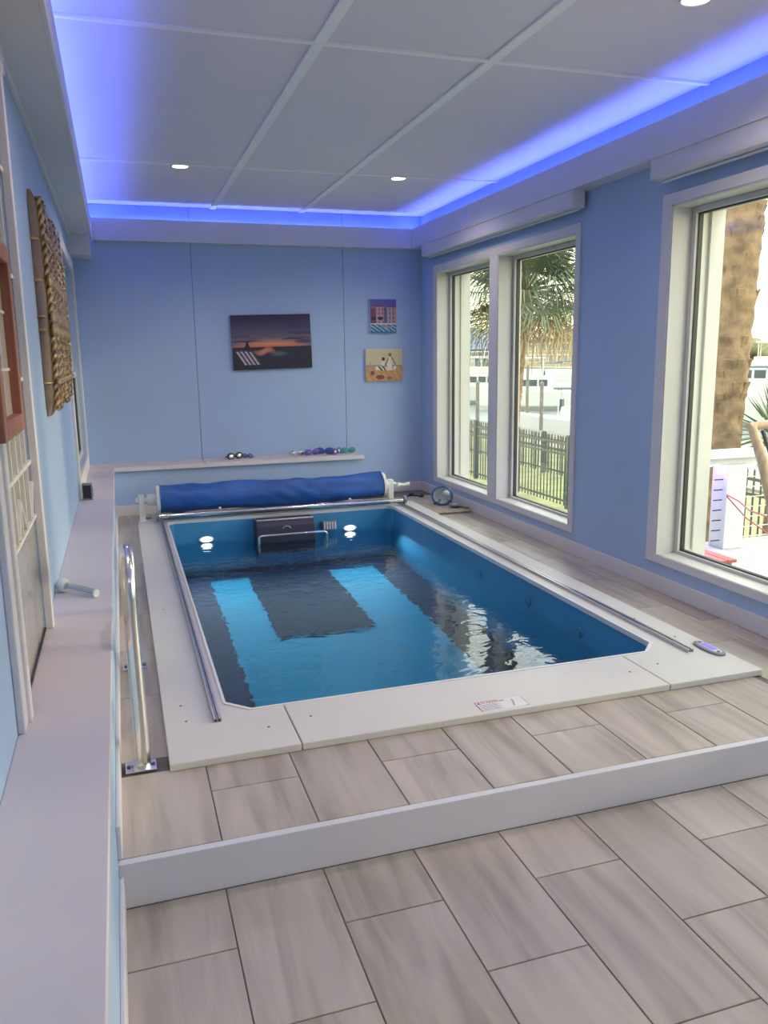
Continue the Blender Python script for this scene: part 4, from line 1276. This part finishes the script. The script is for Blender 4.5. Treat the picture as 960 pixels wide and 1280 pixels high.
def palm(lbl, base, lean, height, r0, r1, n_fronds, scale, seed):
    p = thing('palm_tree', lbl, 'palm tree', base)
    rr = random.Random(seed)
    path, rad = [], []
    N = 46
    for i in range(N + 1):
        t_ = i / N
        path.append((base[0] + lean[0] * t_ ** 1.4, base[1] + lean[1] * t_ ** 1.4, base[2] + height * t_))
        rad.append((r0 + (r1 - r0) * t_) * (1.0 + (0.05 if i % 2 else -0.03) + rr.uniform(-0.04, 0.04)))
    mb = MB().tube(path, rad, 16)
    # old leaf bases
    mb.build('trunk', 'palm_trunk', p)
    bm = MB()
    for k in range(int(height * 26)):
        t_ = rr.uniform(0.35, 1.0)
        i = int(t_ * N)
        a = rr.uniform(0, 2 * PI)
        c = Vector(path[i]); rw = rad[i]
        d = Vector((math.cos(a), math.sin(a), 3.0)).normalized()
        bm.obox(c + Vector((math.cos(a), math.sin(a), 0)) * rw * 0.98, d, Vector((-math.sin(a), math.cos(a), 0)), d.cross(Vector((-math.sin(a), math.cos(a), 0))), 0.06, 0.028, 0.008)
    o = bm.build('leaf_bases', 'palm_trunk', p); o['kind'] = 'stuff'
    top = Vector(path[-1])
    srcs = {}
    for k in range(n_fronds):
        t_ = k / n_fronds
        el = math.radians(80 - 122 * t_ + rr.uniform(-9, 9))       # erect in the middle, hanging outside
        az = k * 2.39996 + rr.uniform(-0.2, 0.2)
        kind = 'dry' if el < math.radians(-27) else ('a' if k % 2 else 'b')
        if kind not in srcs:
            m_ = 'palm_leaf_dry' if kind == 'dry' else 'palm_leaf'
            o = mesh_at('frond', frond_mesh(m_, 11 + len(srcs), droop=0.75 if kind == 'dry' else 0.45), m_, p, top)
            srcs[kind] = o
        else:
            o = child_copy(srcs[kind], p, top - origin_of(p))
        o.rotation_euler = (rr.uniform(-0.4, 0.4), -el, az)
        s_ = scale * rr.uniform(0.85, 1.1)
        o.scale = (s_, s_, s_)
c1 = at_x(656, 366, 9.6)
palm('fan palm with a full ragged crown outside the window pair nearest the back wall', (c1.x - 0.5, c1.y - 0.3, ZG), (0.5, 0.3), c1.z - ZG, 0.20, 0.19, 64, 1.5, 5)
palm('thick leaning palm trunk right outside the second window', (6.02, 7.02, ZG), (0.10, -0.05), 5.3, 0.155, 0.21, 34, 1.1, 9)

# yucca behind the railing
def yucca(lbl, base, h, n, L, seed):
    y = thing('yucca_plant', lbl, 'plant', base)
    rr = random.Random(seed)
    MB().tube([base, (base[0] + 0.03, base[1], base[2] + h * 0.6), (base[0], base[1], base[2] + h)], [0.07, 0.06, 0.05], 10).build('stem', 'palm_trunk', y)
    src = None
    top = Vector((base[0], base[1], base[2] + h))
    mb = MB()
    mb.add([(0, -0.016, 0), (0, 0.016, 0), (L * 0.4, 0.024, 0.012), (L * 0.4, -0.024, 0.012), (L * 0.4, 0, -0.006), (L, 0, -0.03)], [(0, 1, 2, 3), (3, 2, 5), (0, 4, 1), (3, 5, 4), (2, 4, 5)])
    for k in range(n):
        if src is None: src = o = mesh_at('blade', mb, 'agave_leaf', y, top)
        else: o = child_copy(src, y, top - origin_of(y))
        o.rotation_euler = (0, -math.radians(rr.uniform(-35, 80)), k * 2.4 + rr.uniform(-.3, .3))
yb_ = at_x(968, 545, 6.5)
yucca('spiky yucca with stiff grey green blades behind the porch railing', (yb_.x, yb_.y, ZG), yb_.z - ZG, 60, 0.58, 4)

# boats, docks and pilings
def boat(lbl, c, heading, L, kind):
    b_ = thing('motor_boat' if kind != 'sail' else 'sailing_boat', lbl, 'boat', c, 'boats in the marina')
    b_.rotation_euler = (0, 0, heading)
    def loc(name, mb, m_, bevel=0, par=None):
        o = mb.build(name, m_, None, bevel); o.parent = par or b_; return o
    W, Hh = L * 0.30, L * 0.17
    secs = []
    for i in range(9):
        t_ = i / 8
        w_ = W / 2 * (1 - max(0, (t_ - 0.45) / 0.55) ** 2.2)
        sh = Hh * (1.0 + 0.45 * t_ ** 2)
        x = -L / 2 + L * t_
        secs.append([(x, -w_, sh), (x, -w_ * 0.86, 0.15 * Hh), (x, -w_ * 0.4, -0.25 * Hh), (x, w_ * 0.4, -0.25 * Hh), (x, w_ * 0.86, 0.15 * Hh), (x, w_, sh)])
    vs = [p for s_ in secs for p in s_]; fs = []
    for i in range(8):
        for k in range(5): fs.append((i * 6 + k, (i + 1) * 6 + k, (i + 1) * 6 + k + 1, i * 6 + k + 1))
        fs.append((i * 6 + 5, (i + 1) * 6 + 5, (i + 1) * 6, i * 6))
    fs.append((0, 1, 2, 3, 4, 5))
    loc('hull', MB().add(vs, fs), 'boat_white')
    if kind == 'cruiser':
        cab = loc('cabin', MB().box(-L * 0.28, L * 0.18, -W * 0.38, W * 0.38, Hh, Hh + L * 0.16), 'boat_white', 0.06)
        for k in range(4):
            xa = -L * 0.25 + k * L * 0.105
            for sg_ in (-1, 1):
                o = MB().box(xa, xa + L * 0.085, sg_ * W * 0.385 - 0.01, sg_ * W * 0.385 + 0.01, Hh + L * 0.06, Hh + L * 0.125).build('side_window', 'boat_glass', None); o.parent = cab
        o = MB().box(L * 0.175, L * 0.19, -W * 0.34, W * 0.34, Hh + L * 0.05, Hh + L * 0.14).build('windscreen', 'boat_glass', None); o.parent = cab
        loc('flybridge', MB().box(-L * 0.2, L * 0.06, -W * 0.32, W * 0.32, Hh + L * 0.16, Hh + L * 0.23), 'boat_white', 0.05)
        loc('canopy', MB().box(-L * 0.22, L * 0.05, -W * 0.34, W * 0.34, Hh + L * 0.34, Hh + L * 0.355), 'boat_white')
        for (x, y) in ((-0.2, -0.3), (-0.2, 0.3), (0.03, -0.3), (0.03, 0.3)):
            loc('canopy_post', MB().tube([(L * x, W * y, Hh + L * 0.2), (L * x, W * y, Hh + L * 0.345)], 0.03, 6), 'boat_white')
        loc('antenna', MB().tube([(-L * 0.1, 0, Hh + L * 0.35), (-L * 0.16, 0, Hh + L * 0.75)], 0.02, 5), 'boat_white')
    elif kind == 'open':
        loc('console', MB().box(-L * 0.1, L * 0.04, -W * 0.18, W * 0.18, Hh * 0.9, Hh + L * 0.13), 'boat_white', 0.04)
        loc('windscreen', MB().box(L * 0.03, L * 0.05, -W * 0.17, W * 0.17, Hh + L * 0.1, Hh + L * 0.2), 'boat_glass')
        loc('t_top', MB().box(-L * 0.2, L * 0.1, -W * 0.3, W * 0.3, Hh + L * 0.29, Hh + L * 0.305), 'boat_canvas')
        for (x, y) in ((-0.16, -0.2), (-0.16, 0.2), (0.06, -0.2), (0.06, 0.2)):
            loc('top_post', MB().tube([(L * x, W * y, Hh * 0.8), (L * x, W * y, Hh + L * 0.29)], 0.025, 6), 'boat_white')
        loc('outboard', MB().box(-L * 0.56, -L * 0.49, -W * 0.1, W * 0.1, Hh * 0.2, Hh * 1.5), 'boat_canvas', 0.04)
    else:
        loc('cabin', MB().box(-L * 0.1, L * 0.2, -W * 0.25, W * 0.25, Hh, Hh + L * 0.06), 'boat_white', 0.04)
        loc('mast', MB().tube([(L * 0.08, 0, Hh), (L * 0.08, 0, Hh + L * 1.15)], 0.05, 8), 'boat_white')
        loc('boom', MB().tube([(L * 0.08, 0, Hh + L * 0.14), (-L * 0.34, 0, Hh + L * 0.15)], 0.06, 8), 'boat_canvas')
        loc('forestay', MB().tube([(L * 0.5, 0, Hh * 1.4), (L * 0.08, 0, Hh + L * 1.1)], 0.03, 5), 'boat_white')
        loc('backstay', MB().tube([(-L * 0.5, 0, Hh), (L * 0.08, 0, Hh + L * 1.15)], 0.02, 5), 'boat_white')
    return b_
def on_water(px, x):
    p = at_x(px, 500, x)
    return (p.x, p.y, ZH + 0.15)
boat('white cabin cruiser moored before the blue boathouse', on_water(594, 26), 2.5, 6.6, 'cruiser')
boat('white cabin cruiser moored behind the fan palm', on_water(654, 26), 2.6, 6.4, 'cruiser')
boat('white hulled boat moored low beside the dock piling', on_water(708, 18), 2.4, 4.6, 'open')
boat('small boat with a dark canvas top seen behind the dock', on_water(682, 34), 2.9, 6.0, 'open')
boat('white sailing boat with slanted stays in front of the cream hotel', on_water(704, 40), 2.4, 9.0, 'sail')
boat('white cabin cruiser moored beyond the thick palm trunk', on_water(950, 40), 2.3, 8.0, 'cruiser')
boat('low white boat among the moorings beyond the thick palm trunk', on_water(935, 30), 2.0, 6.0, 'open')
boat('white sailing boat under the far tree line', on_water(930, 46), 2.0, 8.0, 'sail')

dk = thing('dock', 'grey plank boat dock on the water behind the fences', 'dock', (15, 32, ZH))
pA = at_x(662, 525, 15.0)
for k in range(40):
    y = pA.y - 6 + k * 0.5
    box('dock_plank', 'dock_wood', dk, 13.6, 15.4, y, y + 0.47, -1.55, -1.47)
box('dock_beam', 'dock_wood', dk, 13.6, 13.75, pA.y - 6, pA.y + 14, -1.75, -1.55)
box('dock_beam', 'dock_wood', dk, 15.25, 15.4, pA.y - 6, pA.y + 14, -1.75, -1.55)
def piling(lbl, px, x, ztop):
    p = at_x(px, 500, x)
    r = thing('dock_piling', lbl, 'piling', (p.x, p.y, ZH), 'dock pilings')
    MB().tube([(p.x, p.y, ZH - 0.5), (p.x, p.y, ztop)], [0.08, 0.07], 12).build('pile', 'dock_wood', r)
    MB().tube([(p.x, p.y, ztop), (p.x, p.y, ztop + 0.08), (p.x, p.y, ztop + 0.14)], [0.085, 0.075, 0.02], 12).build('pile_cap', 'dock_wood', r)
piling('dock piling standing in front of the low white boat', 677, 15.8, 0.25)
piling('dock piling standing in front of the palm side cruiser', 659, 19.0, 0.8)
piling('dock piling standing in front of the boathouse cruiser', 597, 13.0, 0.35)

# buildings across the water
def facade(parent, name, material, x, y0_, y1_, z0_, z1_, depth):
    return box(name, material, parent, x, x + depth, y0_, y1_, z0_, z1_)
Q0, Q1 = at_x(730, 440, 90), at_x(632, 440, 90)
ht = thing('waterfront_hotel', 'cream waterfront hotel with rows of windows across the harbour', 'building', (95, (Q0.y + Q1.y) / 2, ZH))
ztop = at_x(680, 424, 90).z; zmid = at_x(680, 458, 90).z
facade(ht, 'wall', 'building_cream', 90, Q0.y - 6, Q1.y + 6, -1.5, ztop, 14)
mb = MB()
ya, yb2 = Q0.y - 7, Q1.y + 7
mb.add([(89, ya, ztop), (105, ya, ztop), (105, yb2, ztop), (89, yb2, ztop), (96, ya + 4, ztop + 2.2), (98, ya + 4, ztop + 2.2), (98, yb2 - 4, ztop + 2.2), (96, yb2 - 4, ztop + 2.2)], [(0, 3, 2, 1), (4, 5, 6, 7), (0, 1, 5, 4), (1, 2, 6, 5), (2, 3, 7, 6), (3, 0, 4, 7)])
mb.build('roof', 'building_roof', ht)
nwin = 14
for r_ in range(2):
    for k in range(nwin):
        y = Q0.y - 4 + (Q1.y - Q0.y + 8) * (k + 0.3) / nwin
        z = zmid + 1.0 + r_ * (ztop - zmid - 1.0) / 2
        wv = box('window', 'exterior_white', ht, 89.9, 90.02, y - 0.25, y + 1.75, z - 0.2, z + 1.6)
        box('pane', 'window_far', wv, 89.82, 89.92, y, y + 1.5, z, z + 1.4)
gl_ = thing('harbour_shed', 'low grey green dockside building below the cream hotel', 'building', (80, (Q0.y + Q1.y) / 2 * 0.88, ZH))
S0, S1 = at_x(725, 460, 78), at_x(660, 460, 78)
zt_ = at_x(690, 464, 78).z
facade(gl_, 'wall', 'building_grey', 78, S0.y - 3, S1.y + 2, ZH + 0.6, zt_, 8)
box('roof', 'building_grey', gl_, 77, 87, S0.y - 4, S1.y + 3, zt_, zt_ + 0.7)
for k in range(9):
    y = S0.y - 2 + (S1.y - S0.y + 3) * k / 9
    wv = box('window', 'exterior_white', gl_, 77.9, 78.02, y, y + 1.7, zt_ - 2.6, zt_ - 0.5)
    box('pane', 'window_far', wv, 77.82, 77.92, y + 0.15, y + 1.55, zt_ - 2.45, zt_ - 0.65)
B0, B1 = at_x(616, 450, 50), at_x(570, 450, 50)
bh = thing('boathouse', 'blue boathouse with a white balcony across the harbour', 'building', (52, (B0.y + B1.y) / 2, ZH))
z0_, z1_, z2_ = at_x(600, 478, 50).z, at_x(600, 442, 50).z, at_x(590, 416, 50).z
z0_ = ZH + 0.6
facade(bh, 'wall', 'building_blue', 51.2, B0.y, B1.y + 8, z0_, z1_ + 0.6, 2.4)
ym = (B0.y + B1.y) / 2 + 5
mb = MB()
mb.add([(49.6, B0.y - 0.4, z1_ + 0.6), (54, B0.y - 0.4, z1_ + 0.6), (54, B1.y + 9, z1_ + 0.6), (49.6, B1.y + 9, z1_ + 0.6), (51.8, ym - 3, z2_ + 0.8), (51.8, ym + 3, z2_ + 0.8)], [(0, 3, 2, 1), (0, 1, 4), (1, 2, 5, 4), (2, 3, 5), (3, 0, 4, 5)])
mb.build('roof', 'roof_blue', bh)
zbal = z1_ - 0.55
box('balcony_deck', 'exterior_white', bh, 49.7, 51.3, B0.y, B1.y + 8, zbal - 0.12, zbal)
box('balcony_rail', 'exterior_white', bh, 49.7, 49.8, B0.y, B1.y + 8, zbal + 0.75, zbal + 0.9)
nb_ = 30
for k in range(nb_):
    y = B0.y + 0.2 + (B1.y + 7.6 - B0.y) * k / (nb_ - 1)
    box('baluster', 'exterior_white', bh, 49.72, 49.78, y - 0.04, y + 0.04, zbal, zbal + 0.75)
for k in range(8):
    y = B0.y + 0.4 + (B1.y + 7 - B0.y) * k / 7
    p_ = box('balcony_post', 'exterior_white', bh, 49.72, 49.9, y - 0.09, y + 0.09, z0_, zbal)
    MB().tube([(49.8, y, zbal - 0.9), (49.8, y + 0.7, zbal - 0.15)], 0.06, 6).build('brace', 'exterior_white', p_)
    MB().tube([(49.8, y, zbal - 0.9), (49.8, y - 0.7, zbal - 0.15)], 0.06, 6).build('brace', 'exterior_white', p_)
    wv = box('window', 'exterior_white', bh, 51.1, 51.22, y + 0.55, y + 1.35, z0_ + 0.3, zbal - 0.5)
    box('pane', 'window_far', wv, 51.02, 51.12, y + 0.65, y + 1.25, z0_ + 0.45, zbal - 0.65)
quay = struct('quay')
box('quay_wall', 'paving', quay, 49, 120, -40, 300, ZH - 1, ZH + 0.6)

# far tree line across the harbour: separate rounded trees
rr = random.Random(12)
for k in range(9):
    x = 112 + rr.uniform(-2, 2)
    y = 64 + k * 12.5
    h_ = rr.uniform(4.5, 7.0)
    tr = thing('far_tree', 'brownish rounded tree in the far tree line across the harbour', 'tree', (x, y, ZH + 0.6), 'trees of the far tree line')
    MB().tube([(x, y, ZH + 0.6), (x, y, ZH + h_ * 0.6)], [0.4, 0.25], 6).build('trunk', 'palm_trunk', tr)
    mb = MB()
    for q in range(5):
        mb.ell((x + rr.uniform(-3, 3), y + rr.uniform(-2.2, 2.2), ZH + h_ * rr.uniform(0.45, 0.75)), rr.uniform(3, 4.5), rr.uniform(3.2, 3.9), h_ * rr.uniform(0.24, 0.36), 10, 6)
    mb.build('crown', 'tree_far', tr)
